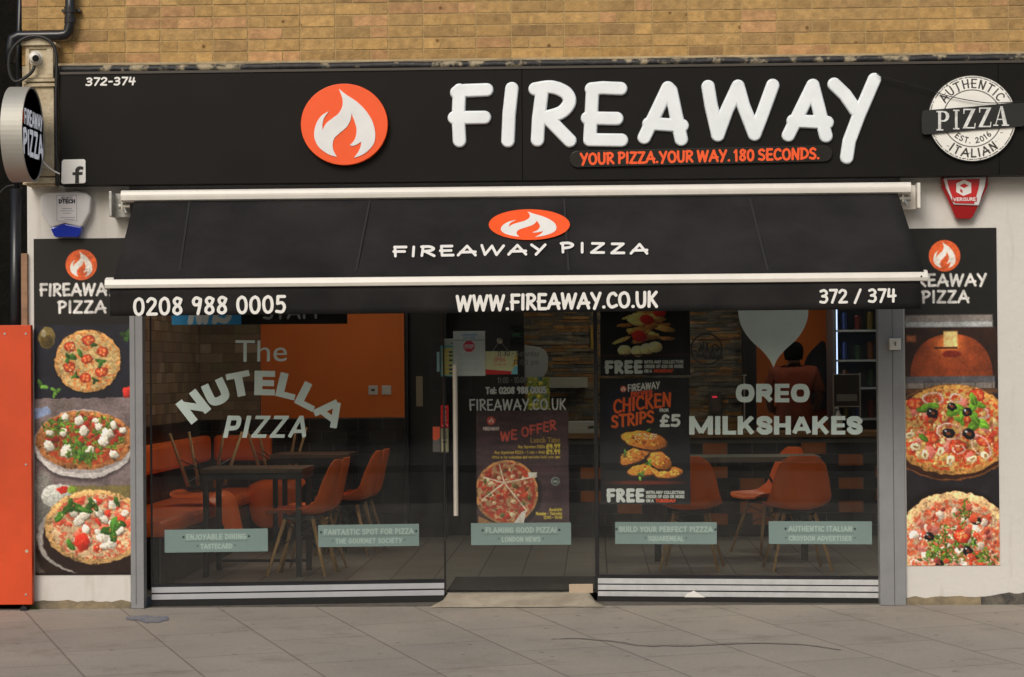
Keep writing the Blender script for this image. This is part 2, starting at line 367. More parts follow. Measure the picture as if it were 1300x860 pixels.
# ---- printed pictures: painted into the print's own mesh colours, in photograph pixels
def vnoise(X, Y, seed=0, octaves=4):
    out = np.zeros_like(X, dtype=float); amp = 1; tot = 0; r = np.random.RandomState(seed)
    for o in range(octaves):
        g = r.rand(64, 64); fx = X * 2 ** o + o * 17.3; fy = Y * 2 ** o + o * 9.1
        ix = np.floor(fx).astype(int); iy = np.floor(fy).astype(int); tx = fx - ix; ty = fy - iy
        tx = tx * tx * (3 - 2 * tx); ty = ty * ty * (3 - 2 * ty)
        a = g[iy % 64, ix % 64]; b = g[iy % 64, (ix + 1) % 64]; c = g[(iy + 1) % 64, ix % 64]; d = g[(iy + 1) % 64, (ix + 1) % 64]
        out += amp * ((a * (1 - tx) + b * tx) * (1 - ty) + (c * (1 - tx) + d * tx) * ty); tot += amp; amp *= .55
    return out / tot
class Canvas:
    def __init__(s, x0, x1, y0, y1, ss, bg):
        s.x0, s.x1, s.y0, s.y1, s.ss = x0, x1, y0, y1, ss
        s.nx = int((x1 - x0) * ss) + 1; s.ny = int((y1 - y0) * ss) + 1
        s.X, s.Y = np.meshgrid(np.linspace(x0, x1, s.nx), np.linspace(y0, y1, s.ny))
        s.C = np.zeros((s.ny, s.nx, 3)) + np.array(bg) / 255.0
    def win(s, x0, x1, y0, y1):
        i0 = max(0, int((x0 - s.x0) * s.ss) - 1); i1 = min(s.nx, int((x1 - s.x0) * s.ss) + 3)
        j0 = max(0, int((y0 - s.y0) * s.ss) - 1); j1 = min(s.ny, int((y1 - s.y0) * s.ss) + 3)
        return (slice(j0, max(j0, j1)), slice(i0, max(i0, i1)))
    def put(s, sl_, a, col):
        col = np.array(col) / 255.0 if np.ndim(col) == 1 else col
        s.C[sl_] = s.C[sl_] * (1 - a[..., None]) + col * a[..., None]
    def rect(s, x0, x1, y0, y1, col, soft=0.4):
        w = s.win(x0 - 1, x1 + 1, y0 - 1, y1 + 1); X, Y = s.X[w], s.Y[w]
        d = np.minimum(np.minimum(X - x0, x1 - X), np.minimum(Y - y0, y1 - Y)); s.put(w, np.clip(d / soft + .5, 0, 1), col)
    def poly(s, pts, col, soft=.6):
        xs = [p[0] for p in pts]; ys = [p[1] for p in pts]; w = s.win(min(xs) - 1, max(xs) + 1, min(ys) - 1, max(ys) + 1); X, Y = s.X[w], s.Y[w]
        if X.size == 0: return
        ins = np.zeros(X.shape, bool); D = np.full(X.shape, 1e9); n = len(pts)
        for i in range(n):
            (ax, ay), (bx, by) = pts[i], pts[(i + 1) % n]
            c = ((ay > Y) != (by > Y)) & (X < (bx - ax) * (Y - ay) / ((by - ay) or 1e-9) + ax); ins ^= c
            D = np.minimum(D, seg_dist(X, Y, ax, ay, bx, by))
        s.put(w, np.clip(np.where(ins, D, -D) / soft + .5, 0, 1), col)
    def strokes(s, polys, hw, col, soft=.5, alpha=1.0):
        for q in polys:
            xs = [p[0] for p in q]; ys = [p[1] for p in q]; w = s.win(min(xs) - hw - 1, max(xs) + hw + 1, min(ys) - hw - 1, max(ys) + hw + 1); X, Y = s.X[w], s.Y[w]
            if X.size == 0: continue
            D = np.full(X.shape, 1e9)
            for a, b in zip(q[:-1], q[1:]): D = np.minimum(D, seg_dist(X, Y, a[0], a[1], b[0], b[1]))
            s.put(w, np.clip((hw - D) / soft + .5, 0, 1) * alpha, col)
    def text(s, t, x0, x1, yb, cap, hw, col, yb1=None, **k): s.strokes(layout(t, x0, x1, yb, yb if yb1 is None else yb1, cap, **k), hw, col)
    def blob(s, cx, cy, rx, ry, ang, col, irr=.15, soft=.8, seed=0, shade=.25, nz=.12, ring=0, pow_=2.0):
        r = max(rx, ry) * 1.35 + 1; w = s.win(cx - r, cx + r, cy - r, cy + r); X, Y = s.X[w] - cx, s.Y[w] - cy
        if X.size == 0: return
        c, n = math.cos(ang), math.sin(ang); u = (X * c + Y * n) / rx; v = (-X * n + Y * c) / ry
        q = (np.abs(u) ** pow_ + np.abs(v) ** pow_) ** (1 / pow_); fq = 3.0 / max(rx, ry)
        nn = vnoise(s.X[w] * fq + seed * 3.7, s.Y[w] * fq + seed * 1.3, seed % 50, 3) - .5
        q = q + nn * irr * 2; d = (1 - q) * min(rx, ry)
        a = np.clip(d / soft + .5, 0, 1)
        if ring: a = a * np.clip((ring - d) / soft + .5, 0, 1)
        sh = 1 + shade * (-(X + 1.4 * Y) / max(rx, ry)) * .6
        n2 = vnoise(s.X[w] * .9 + seed, s.Y[w] * .9, (seed * 7) % 97, 3) - .5
        cc = np.clip((np.array(col) / 255.0)[None, None, :] * (sh * (1 + n2 * nz * 4))[..., None], 0, 1)
        s.put(w, a, cc)
    def shade(s, f): s.C = np.clip(s.C * f[..., None], 0, 1)
    def mesh(s, plane, off, rect=None, gain=1.0, name="print", photo=0, warp_y=1e9):
        """rect = (X0, X1, Z0, Z1) distances along plane.u from plane.o and heights"""
        X0, X1, Z0, Z1 = rect; U, V = np.meshgrid(np.linspace(X0, X1, s.nx), np.linspace(Z1, Z0, s.ny))
        o = np.array(plane.o) + np.array(plane.n) * off; u = np.array(plane.u); v = np.array(plane.v)
        co = o + U[..., None] * u + V[..., None] * v; co = co.reshape(-1, 3)
        k = np.arange(s.nx * s.ny).reshape(s.ny, s.nx)
        if photo:
            wx = (vnoise(s.X * .16, s.Y * .16, 91, 2) - .5) * 8; wy = (vnoise(s.X * .16 + 9, s.Y * .16, 92, 2) - .5) * 8; hd = (s.Y > warp_y) * 1.0
            jj, ii = np.mgrid[0:s.ny, 0:s.nx]; jj = np.clip(jj + wy * s.ss * .42 * hd, 0, s.ny - 1).astype(int); ii = np.clip(ii + wx * s.ss * .42 * hd, 0, s.nx - 1).astype(int); s.C = s.C[jj, ii]
            m = s.C.copy(); g = m.mean(2, keepdims=True); n1 = vnoise(s.X * .055, s.Y * .055, 77, 3); n2 = vnoise(s.X * .45, s.Y * .45, 78, 3); n3 = vnoise(s.X * 1.3, s.Y * 1.3, 79, 2)
            for _ in range(photo): q = np.pad(m, ((1, 1), (1, 1), (0, 0)), 'edge'); m = (q[1:-1, 1:-1] * 2 + q[:-2, 1:-1] + q[2:, 1:-1] + q[1:-1, :-2] + q[1:-1, 2:]) / 6
            s.C = np.clip((g + (m - g) * .96) * (.56 + .42 * n1 + .36 * n2 + .10 * n3)[..., None], 0, 1)
        fc = np.stack([k[:-1, :-1], k[1:, :-1], k[1:, 1:], k[:-1, 1:]], -1).reshape(-1, 4)
        return np_mesh(name, co, fc, np.clip(lin(s.C.reshape(-1, 3)) * gain, 0, .92))
def plane_rect(pl, x0, x1, y0, y1):
    """straight rectangle on a plane under four pixel bounds"""
    ym = (y0 + y1) / 2; xm = (x0 + x1) / 2
    f = lambda x, y: pl.at(x, y) - pl.o
    return (f(x0, ym).dot(pl.u), f(x1, ym).dot(pl.u), f(xm, y1).dot(pl.v), f(xm, y0).dot(pl.v))
def panel(name, cv, pl, off, thick, back_mat, front_mat, parent, rect=None, gain=1.0, photo=0, warp_y=1e9):
    """a real sheet: solid backing with the printed face 0.4 mm in front of it"""
    rc = rect or plane_rect(pl, cv.x0, cv.x1, cv.y0, cv.y1)
    b = MB(); o = pl.o + pl.n * off
    q = [o + pl.u * a + pl.v * z for a, z in ((rc[0], rc[2]), (rc[1], rc[2]), (rc[1], rc[3]), (rc[0], rc[3]))]
    b.prism(q, pl.n * thick)
    bo = b.build(name, back_mat, parent)
    pr = link("print", cv.mesh(pl, off + thick + .0006, rc, gain, photo=photo, warp_y=warp_y), front_mat, bo)
    return bo
FL_RAW = [('c', 370, 140), (430, 187), (510, 240), (580, 310), (630, 390), (653, 480), (645, 560), (600, 620), (550, 655), ('c', 487, 678), (520, 635), (540, 590), ('c', 545, 552), (510, 573), (480, 584), ('c', 455, 580), (488, 545), (505, 500), (508, 450), (495, 400), (480, 360), ('c', 470, 330), (460, 385), (430, 438), (370, 490), (335, 525), (322, 570), (328, 620), ('c', 355, 670), (290, 650), (220, 600), (185, 540), (178, 480), (195, 410), (235, 350), ('c', 292, 315), (258, 362), (243, 410), ('c', 243, 465), (270, 412), (320, 370), (370, 330), (396, 280), (400, 230), (388, 185)]
def flame_pts():
    out = []; run = []
    raw = FL_RAW + [FL_RAW[0]]
    for p in raw:
        if len(p) == 3:
            if run:
                run.append((p[1], p[2])); c = catmull(run, 5); out += c[:-1]
            run = [(p[1], p[2])]
        else: run.append(p)
    return [((x - 418) / 338.0, (y - 425) / 316.0) for x, y in out]
FLAME = flame_pts()
def flame_at(cx, cy, rx, ry, shear=0.0): return [(cx + u * rx + shear * v * ry, cy + v * ry) for u, v in FLAME]
def ellipse(cx, cy, rx, ry, n=72): return [(cx + rx * math.cos(2 * math.pi * i / n), cy - ry * math.sin(2 * math.pi * i / n)) for i in range(n)]
def px_prism(pts, pl, off, thick):
    m = MB(); q = [pl.at(x, y, off) for x, y in pts]; m.prism(q, pl.n * thick); return m
_fc = {}
def font_mesh(text, offset=0.0, shear=0.0):
    """built-in sans face as flat triangles, cap height normalised later"""
    cu = bpy.data.curves.new("t", 'FONT'); cu.body = text; cu.offset = offset; cu.shear = shear; cu.size = 1; cu.resolution_u = 4
    ob = bpy.data.objects.new("t", cu); COL.objects.link(ob); dg = bpy.context.evaluated_depsgraph_get(); dg.update()
    me = bpy.data.meshes.new_from_object(ob.evaluated_get(dg)); v = [tuple(x.co) for x in me.vertices]; f = [tuple(p.vertices) for p in me.polygons]
    bpy.data.objects.remove(ob); bpy.data.meshes.remove(me); bpy.data.curves.remove(cu)
    xs = [p[0] for p in v]; ys = [p[1] for p in v]; x0, x1, y0, y1 = min(xs), max(xs), min(ys), max(ys)
    return [((p[0] - x0) / (x1 - x0), (p[1] - y0) / (y1 - y0)) for p in v], f, (x1 - x0, y1 - y0)
def font_on(m, text, quad, pl, off, offset=0.0, shear=0.0):
    """quad: four pixel corners BL, BR, TR, TL"""
    v, f, _ = font_mesh(text, offset, shear); bl, br, tr, tl = quad; q = []
    for (u, w_) in v:
        x = (bl[0] * (1 - u) + br[0] * u) * (1 - w_) + (tl[0] * (1 - u) + tr[0] * u) * w_
        y = (bl[1] * (1 - u) + br[1] * u) * (1 - w_) + (tl[1] * (1 - u) + tr[1] * u) * w_
        q.append(pl.at(x, y, off))
    m.add(q, f)

GB = {
 'N': (.8, [('l', [(0, 0), (0, 1)]), ('l', [(0, 1), (1, 0)]), ('l', [(1, 0), (1, 1)])]), 'T': (.74, [('l', [(0, 1), (1, 1)]), ('l', [(.5, 1), (.5, 0)])]),
 'U': (.8, [('s', [(0, 1.2), (0, .75), (0, .4), (.1, .1), (.5, 0), (.9, .1), (1, .4), (1, .75), (1, 1.2)])]), 'E': (.66, [('l', [(0, 0), (0, 1)]), ('l', [(0, 1), (1, 1)]), ('l', [(0, .5), (.93, .5)]), ('l', [(0, 0), (1, 0)])]),
 'L': (.64, [('l', [(0, 0), (0, 1)]), ('l', [(0, 0), (1, 0)])]), 'A': (.86, [('l', [(-.07, -.1), (.5, 1.12)]), ('l', [(1.07, -.1), (.5, 1.12)]), ('l', [(.22, .24), (.78, .24)])]),
 'P': (.72, [('l', [(0, 0), (0, 1)]), ('s', [(0, 1), (.55, 1), (.9, .97), (1, .72), (.9, .48), (.55, .42), (0, .42)])]), 'I': (.3, [('l', [(.5, 0), (.5, 1)])]),
 'Z': (.72, [('l', [(0, 1), (1, 1)]), ('l', [(1, 1), (0, 0)]), ('l', [(0, 0), (1, 0)])]), 'O': (.86, [('s', [(.5, 1), (.15, .92), (0, .5), (.15, .08), (.5, 0), (.85, .08), (1, .5), (.85, .92), (.5, 1)])]),
 'R': (.78, [('l', [(0, 0), (0, 1)]), ('s', [(0, 1), (.5, 1), (.82, .97), (.92, .74), (.82, .5), (.5, .46), (0, .46)]), ('l', [(.45, .46), (1.05, -.1)])]), 'M': (1.12, [('l', [(0, 0), (0, 1)]), ('l', [(.0, 1.1), (.5, -.05)]), ('l', [(.5, -.05), (1, 1.1)]), ('l', [(1, 0), (1, 1)])]),
 'K': (.82, [('l', [(0, 0), (0, 1)]), ('l', [(.05, .3), (1.0, 1.15)]), ('l', [(.38, .6), (1.02, -.12)])]), 'H': (.8, [('l', [(0, 0), (0, 1)]), ('l', [(1, 0), (1, 1)]), ('l', [(0, .5), (1, .5)])]),
 'S': (.74, [('s', [(1, .82), (.72, 1), (.3, 1), (0, .86), (.06, .62), (.5, .51), (.94, .38), (1, .14), (.7, 0), (.3, 0), (0, .18)])]),
}
def block_mesh(items, plane, ss=3.0, off=.002, name="lettering"):
    """items: (char, centre x, centre y, width, height, angle, half stroke, shear) in photograph pixels; heavy square-cut letters"""
    CO = []; FC = []; base = 0
    for ch, cx, cy, w_, h_, ang, hw, shr in items:
        nx = int(w_ * ss) + 3; ny = int(h_ * ss) + 3; gx = (np.arange(nx) - 1) / ss; gy = (np.arange(ny) - 1) / ss; X, Y = np.meshgrid(gx, gy); D = np.full(X.shape, -9.0)
        f = lambda p: (hw + p[0] * (w_ - 2 * hw), hw + p[1] * (h_ - 2 * hw))
        for kind, pts in GB[ch][1]:
            q = catmull(pts, 7) if kind == 's' else pts; q = [f(p) for p in q]
            for (ax, ay), (bx, by) in zip(q[:-1], q[1:]):
                if kind == 's': D = np.maximum(D, hw - seg_dist(X, Y, ax, ay, bx, by))
                else:
                    l = math.hypot(bx - ax, by - ay); ux, uy = (bx - ax) / l, (by - ay) / l; al = (X - ax) * ux + (Y - ay) * uy; pe = np.abs(-(X - ax) * uy + (Y - ay) * ux)
                    ex = hw if (abs(ux) < .01 or abs(uy) < .01) else 0; tk = hw * (.74 if abs(uy) < .01 else (1 if abs(ux) < .01 else .86)); pe = pe if abs(uy) >= .01 else np.abs(Y - (ay + (tk - hw) * (1 if pts[0][1] < .05 and pts[1][1] < .05 else (-1 if pts[0][1] > .95 and pts[1][1] > .95 else 0)))); D = np.maximum(D, np.minimum(tk - pe, np.minimum(al + ex, l + ex - al)))
        D = np.minimum(D, np.minimum(np.minimum(X, w_ - X), np.minimum(Y, h_ - Y)) + 1e-4)
        ins = D > 0; cell = ins[:-1, :-1] | ins[1:, :-1] | ins[:-1, 1:] | ins[1:, 1:]; GY, GX = np.gradient(D, 1 / ss); gn = np.hypot(GX, GY) + 1e-6; mv = np.where(D < 0, np.minimum(-D, 1.2 / ss), 0)
        X = X + GX / gn * mv - w_ / 2; Y = Y + GY / gn * mv - h_ / 2; X = X + shr * Y
        c, s_ = math.cos(R(ang)), math.sin(R(ang)); PX = cx + X * c + Y * s_; PY_ = cy + X * s_ - Y * c
        jj, ii = np.nonzero(cell); used = np.zeros(D.shape, bool)
        for dj in (0, 1):
            for di in (0, 1): used[jj + dj, ii + di] = True
        uj, ui = np.nonzero(used); idx = np.full(D.shape, -1); idx[uj, ui] = np.arange(len(uj)) + base
        M = np.array(ROT.to_3x3()); d = np.stack([(PX[uj, ui] - 650) / F, -(PY_[uj, ui] - 430) / F, -np.ones(len(uj))], 1) @ M.T
        n = np.array(plane.n); o = np.array(plane.o) + n * off; cc = np.array(CAM); t = ((o - cc) @ n) / (d @ n); CO.append(cc + d * t[:, None])
        FC.append(np.stack([idx[jj, ii], idx[jj, ii + 1], idx[jj + 1, ii + 1], idx[jj + 1, ii]], 1)); base += len(uj)
    return np_mesh(name, np.concatenate(CO), np.concatenate(FC))
def block_line(text, x0, x1, yb, h_, hw, gap, shr=0.0):
    ws = [GB[c][0] for c in text]; sx = (x1 - x0 - gap * (len(text) - 1)) / sum(ws); out = []; x = x0
    for c, w_ in zip(text, ws): out.append((c, x + w_ * sx / 2, yb - h_ / 2, w_ * sx, h_, 0, hw, shr)); x += w_ * sx + gap
    return out

# ------------------------------------------------------------------ materials of the place
M_black = mat("satin_black_panel", (0.0072, 0.0064, 0.0058), 0.45, noise=.12, nscale=3, bump=.03, bscale=4, spec=.16)
M_fabric = mat("charcoal_canvas", (0.0175, 0.0165, 0.0168), 0.95, noise=.35, nscale=1.6, bump=.25, bscale=420, spec=.2)
M_white = mat("white_powder_coat", (0.74, 0.71, 0.65), 0.38, noise=.05, nscale=5)
M_cream = mat("cream_flaking_paint", (0.60, 0.52, 0.37), 0.7, col2=(0.40, 0.32, 0.20), nscale=9, bump=.5, bscale=40)
M_pipe = mat("black_gloss_pipe", (0.013, 0.014, 0.018), 0.3, noise=.2)
M_cable = mat("black_cable", (0.012, 0.012, 0.013), 0.5)
M_galv = mat("galvanised_steel", (0.42, 0.42, 0.40), 0.45, metal=.6, noise=.2, nscale=30)
M_steel = mat("brushed_steel", (0.55, 0.54, 0.50), 0.3, metal=.9, noise=.06, nscale=12)
M_handle = mat("satin_handle_steel", (0.72, 0.67, 0.60), 0.42, metal=.55, noise=.05, nscale=6)
M_grey = mat("grey_shutter_rail", (0.235, 0.24, 0.25), 0.5, noise=.07, nscale=6, bump=.05)
M_acryl = mat("opal_acrylic", (0.83, 0.885, 0.92), 0.3, noise=.05, nscale=7, coat=.3)
M_vwhite = mat("white_vinyl", (0.78, 0.77, 0.74), 0.5, noise=.03)
M_orange = mat("orange_red_vinyl", (0.92, 0.10, 0.014), 0.42, noise=.03)
M_hoard = mat("orange_painted_board", (0.60, 0.058, 0.006), 0.55, noise=.12, nscale=1.6, bump=.04, bscale=30)
M_frost = mat("frosted_vinyl", (0.52, 0.63, 0.60), 0.65, noise=.04, nscale=8)
M_orangewall = mat("orange_wall_paint", (0.66, 0.15, 0.012), 0.6, noise=.05, nscale=2)
M_darkwood = mat("dark_paint", (0.008, 0.008, 0.008), 0.45, noise=.2)
M_shell = mat("orange_moulded_plastic", (0.96, 0.17, 0.010), 0.38, noise=.03)
M_beech = mat("beech_wood", (0.50, 0.31, 0.13), 0.5, noise=.15, nscale=14)
M_wire = mat("black_steel", (0.015, 0.015, 0.015), 0.4)
M_leather = mat("orange_upholstery", (0.88, 0.15, 0.014), 0.5, noise=.10, nscale=5, bump=.2, bscale=30)
M_print = attr_mat("poster_print", 0.42, noise=.04, nscale=12, spec=.4)
M_paper = attr_mat("paper_print", 0.7, noise=.03)
M_tile = attr_mat("glazed_tile", 0.34, noise=.12, nscale=14, bump=.08, bscale=30)
M_stone = attr_mat("split_stone", 0.85, noise=.35, nscale=16, bump=.6, bscale=40)
M_pback = mat("black_board", (0.015, 0.015, 0.015), 0.5)
M_pwhite = mat("white_board", (0.7, 0.7, 0.68), 0.5)
M_rubber = mat("black_rubber", (0.01, 0.01, 0.01), 0.8, bump=.3, bscale=200)

# glass: a clear thin pane that lets light through and mirrors the street by Fresnel
M_glass = bpy.data.materials.new("window_glass"); M_glass.use_nodes = True
t = M_glass.node_tree; t.nodes.clear(); go = t.nodes.new("ShaderNodeOutputMaterial"); gm = t.nodes.new("ShaderNodeMixShader")
gt = t.nodes.new("ShaderNodeBsdfTransparent"); gt.inputs[0].default_value = (0.97, 0.985, 0.98, 1)
gg = t.nodes.new("ShaderNodeBsdfGlossy"); gg.inputs["Roughness"].default_value = 0.0; gf = t.nodes.new("ShaderNodeFresnel"); gf.inputs[0].default_value = 1.46
t.links.new(gf.outputs[0], gm.inputs[0]); t.links.new(gt.outputs[0], gm.inputs[1]); t.links.new(gg.outputs[0], gm.inputs[2]); dn = t.nodes.new("ShaderNodeTexNoise"); dn.inputs["Scale"].default_value = 1.7; dn.inputs["Detail"].default_value = 8; dn.inputs["Roughness"].default_value = .7
dtc = t.nodes.new("ShaderNodeTexCoord"); dmp = t.nodes.new("ShaderNodeMapping"); dmp.inputs["Scale"].default_value = (2.2, 2.2, .7); t.links.new(dtc.outputs["Object"], dmp.inputs[0]); t.links.new(dmp.outputs[0], dn.inputs["Vector"])
dr_ = t.nodes.new("ShaderNodeMapRange"); dr_.inputs["From Min"].default_value = .42; dr_.inputs["From Max"].default_value = .75; dr_.inputs["To Max"].default_value = .022; t.links.new(dn.outputs[0], dr_.inputs[0])
dd = t.nodes.new("ShaderNodeBsdfDiffuse"); dd.inputs[0].default_value = (.6, .58, .54, 1); dm = t.nodes.new("ShaderNodeMixShader"); t.links.new(dr_.outputs[0], dm.inputs[0]); t.links.new(gm.outputs[0], dm.inputs[1]); t.links.new(dd.outputs[0], dm.inputs[2])
t.links.new(dm.outputs[0], go.inputs[0])

def wall_render_mat():
    m = mat("white_render", (0.64, 0.62, 0.585), 0.75, noise=.03, nscale=1.3, bump=.35, bscale=22); t = N(m); b = t.nodes["Principled BSDF"]
    # hairline stains running down and a dirty foot with its own ragged shape
    tc = t.nodes.new("ShaderNodeTexCoord"); mp = t.nodes.new("ShaderNodeMapping"); mp.inputs["Scale"].default_value = (9, 9, 1.2)
    n = t.nodes.new("ShaderNodeTexNoise"); n.inputs["Scale"].default_value = 1.5; n.inputs["Detail"].default_value = 8
    t.links.new(tc.outputs["Object"], mp.inputs[0]); t.links.new(mp.outputs[0], n.inputs["Vector"])
    r = t.nodes.new("ShaderNodeValToRGB"); r.color_ramp.elements[0].position = .58; r.color_ramp.elements[0].color = (1, 1, 1, 1); r.color_ramp.elements[1].position = .85; r.color_ramp.elements[1].color = (.78, .74, .68, 1)
    t.links.new(n.outputs[0], r.inputs[0]); mx = t.nodes.new("ShaderNodeMix"); mx.data_type = 'RGBA'; mx.blend_type = 'MULTIPLY'; mx.inputs[0].default_value = 1
    src = b.inputs["Base Color"].links[0].from_socket; t.links.new(src, mx.inputs[6]); t.links.new(r.outputs[0], mx.inputs[7]); t.links.new(mx.outputs[2], b.inputs["Base Color"])
    return m
M_render = wall_render_mat()
M_plinth = mat("worn_plinth", (0.30, 0.235, 0.14), 0.85, col2=(0.13, 0.11, 0.08), nscale=6, bump=.8, bscale=30)
M_plinthd = mat("black_worn_plinth", (0.02, 0.022, 0.025), 0.8, col2=(0.16, 0.14, 0.11), nscale=9, bump=.8, bscale=30)

def slab_mat(name, c1, c2, mortar, rot, w_, h_, ms, stains=True, rough=.85):
    m = bpy.data.materials.new(name); m.use_nodes = True; t = m.node_tree; b = t.nodes["Principled BSDF"]; b.inputs["Roughness"].default_value = rough
    tc = t.nodes.new("ShaderNodeTexCoord"); mp = t.nodes.new("ShaderNodeMapping"); mp.inputs["Rotation"].default_value = (0, 0, R(rot))
    t.links.new(tc.outputs["Object"], mp.inputs[0])
    br = t.nodes.new("ShaderNodeTexBrick"); br.inputs["Scale"].default_value = 1; br.inputs["Brick Width"].default_value = w_; br.inputs["Row Height"].default_value = h_
    br.inputs["Mortar Size"].default_value = ms; br.inputs["Mortar Smooth"].default_value = .3; br.inputs["Color1"].default_value = (*c1, 1); br.inputs["Color2"].default_value = (*c2, 1); br.inputs["Mortar"].default_value = (*mortar, 1); br.inputs["Bias"].default_value = 0
    t.links.new(mp.outputs[0], br.inputs["Vector"])
    def noise(scale, detail, lo, hi, c0, c1_, rgh=.6):
        n = t.nodes.new("ShaderNodeTexNoise"); n.inputs["Scale"].default_value = scale; n.inputs["Detail"].default_value = detail; n.inputs["Roughness"].default_value = rgh
        t.links.new(tc.outputs["Object"], n.inputs["Vector"]); r = t.nodes.new("ShaderNodeValToRGB")
        r.color_ramp.elements[0].position = lo; r.color_ramp.elements[1].position = hi; r.color_ramp.elements[0].color = (*c0, 1); r.color_ramp.elements[1].color = (*c1_, 1)
        t.links.new(n.outputs[0], r.inputs[0]); return r.outputs[0], n
    cur = br.outputs["Color"]
    def mul(a, bsock):
        mx = t.nodes.new("ShaderNodeMix"); mx.data_type = 'RGBA'; mx.blend_type = 'MULTIPLY'; mx.inputs[0].default_value = 1
        t.links.new(a, mx.inputs[6]); t.links.new(bsock, mx.inputs[7]); return mx.outputs[2]
    o, n1 = noise(.9, 6, .3, .7, (.84, .84, .84), (1.12, 1.10, 1.06)); cur = mul(cur, o)
    o, n2 = noise(70, 4, .3, .7, (.88, .88, .88), (1.1, 1.1, 1.1)); cur = mul(cur, o)
    if stains:
        o, _ = noise(2.6, 9, .54, .74, (1, 1, 1), (.70, .67, .63), .72); cur = mul(cur, o)
        v = t.nodes.new("ShaderNodeTexVoronoi"); v.inputs["Scale"].default_value = 4.6; t.links.new(tc.outputs["Object"], v.inputs["Vector"])
        r = t.nodes.new("ShaderNodeValToRGB"); r.color_ramp.elements[0].position = .05; r.color_ramp.elements[0].color = (.55, .53, .51, 1); r.color_ramp.elements[1].position = .09; r.color_ramp.elements[1].color = (1, 1, 1, 1)
        t.links.new(v.outputs["Distance"], r.inputs[0]); cur = mul(cur, r.outputs[0])
    t.links.new(cur, b.inputs["Base Color"])
    bp = t.nodes.new("ShaderNodeBump"); bp.inputs["Strength"].default_value = .5; bp.inputs["Distance"].default_value = .006
    iv = t.nodes.new("ShaderNodeMath"); iv.operation = 'MULTIPLY_ADD'; iv.inputs[1].default_value = -1; t.links.new(br.outputs["Fac"], iv.inputs[0]); 
    sc_ = t.nodes.new("ShaderNodeMath"); sc_.operation = 'MULTIPLY'; sc_.inputs[1].default_value = .35; t.links.new(n2.outputs[0], sc_.inputs[0]); t.links.new(sc_.outputs[0], iv.inputs[2])
    t.links.new(iv.outputs[0], bp.inputs["Height"]); t.links.new(bp.outputs[0], b.inputs["Normal"])
    return m
M_pave = slab_mat("concrete_slabs", (0.325, 0.292, 0.252), (0.295, 0.265, 0.23), (0.20, 0.175, 0.15), 70, .9, .59, .007)
M_floor = slab_mat("grey_floor_tile", (0.30, 0.29, 0.265), (0.24, 0.235, 0.215), (0.09, 0.088, 0.08), 90, .6, .3, .006, stains=False, rough=.45)
M_asph = mat("asphalt", (0.05, 0.05, 0.052), 0.9, noise=.25, nscale=40, bump=.5, bscale=120)

# ------------------------------------------------------------------ the setting
def sheet(name, pts, m, kind='structure', nx=1):
    b = MB(); b.v = list(pts); b.f = [tuple(range(len(pts)))]; b.c = [None]; b.mi = [0]
    return b.build(name, m, None, origin=(0, 0, 0), kind=kind)
SL = .032                                   # the pavement falls 3 per cent towards the road
sheet("pavement", [(-14, -5.2, -5.2 * SL), (14, -5.2, -5.2 * SL), (14, .02, 0), (-14, .02, 0)], M_pave)
kz = -5.2 * SL
sheet("pavement", [(-60, -13.8, kz), (60, -13.8, kz), (60, -5.2, kz), (-60, -5.2, kz)], M_pave)
kb = MB(); kb.box(-60, 60, -13.96, -13.803, kz - .14, kz - .002); kb.build("kerb", mat("granite_kerb", (.28, .27, .25), .8, noise=.2, nscale=20), None, kind='structure')
sheet("road", [(-60, -26, kz - .13), (60, -26, kz - .13), (60, -13.96, kz - .13), (-60, -13.96, kz - .13)], M_asph)
sheet("ground", [(-150, -150, kz - .16), (150, -150, kz - .16), (150, 60, kz - .16), (-150, 60, kz - .16)], M_asph)
kb = MB(); kb.box(-60, 60, -26.16, -26.003, kz - .14, kz - .0); kb.build("kerb", MATS["granite_kerb"], None, kind='structure')
sheet("far_pavement", [(-60, -43.5, kz - .01), (60, -43.5, kz - .01), (60, -26.16, kz - .01), (-60, -26.16, kz - .01)], M_asph)

# pavement stains that have their own shape: the blue spray mark and the dark dribble
def stain(name, pts, r, m, label):
    b = MB(); k = 0; pts = catmull(pts, 6); n = len(pts); rr = random.Random(3); vs_ = []
    for i, (x, y) in enumerate(pts):
        wv = r * (0.6 + .7 * rr.random()) * (1 - abs(i / (n - 1) - .5) * 1.5 + .3)
        for sgn in (-1, 1):
            q = P_ground(x, y + sgn * wv + rr.uniform(-.25, .25)); vs_.append((q.x, q.y, q.z + .003))
    b.v = vs_; b.f = [(2 * i, 2 * i + 1, 2 * i + 3, 2 * i + 2) for i in range(n - 1)]; b.c = [None] * (n - 1); b.mi = [0] * (n - 1)
    return b.build(name, m, None, kind='structure')
def P_ground(x, y):
    d = px_ray(x, y); t = (SL * CAM.y - CAM.z) / (d.z - SL * d.y); return CAM + d * t
M_blue = mat("faded_blue_marking", (0.09, 0.12, 0.20), .9, col2=(.27, .25, .225), nscale=40)
stain("blue_spray_mark", [(160, 786), (172, 785), (188, 786.5), (200, 787), (214, 785.5)], 3.6, M_blue, "")
M_wet = mat("dark_dribble", (0.17, 0.15, 0.13), .7, col2=(.27, .24, .21), nscale=30)
stain("dark_dribble_stain", [(700, 812), (730, 811), (760, 813), (790, 816), (812, 820), (850, 820), (880, 820), (920, 818), (960, 817), (1000, 818), (1030, 820), (1068, 826)], .8, M_wet, "")

FILL_STR = 6.0  # strength of the fill lights added inside the shop
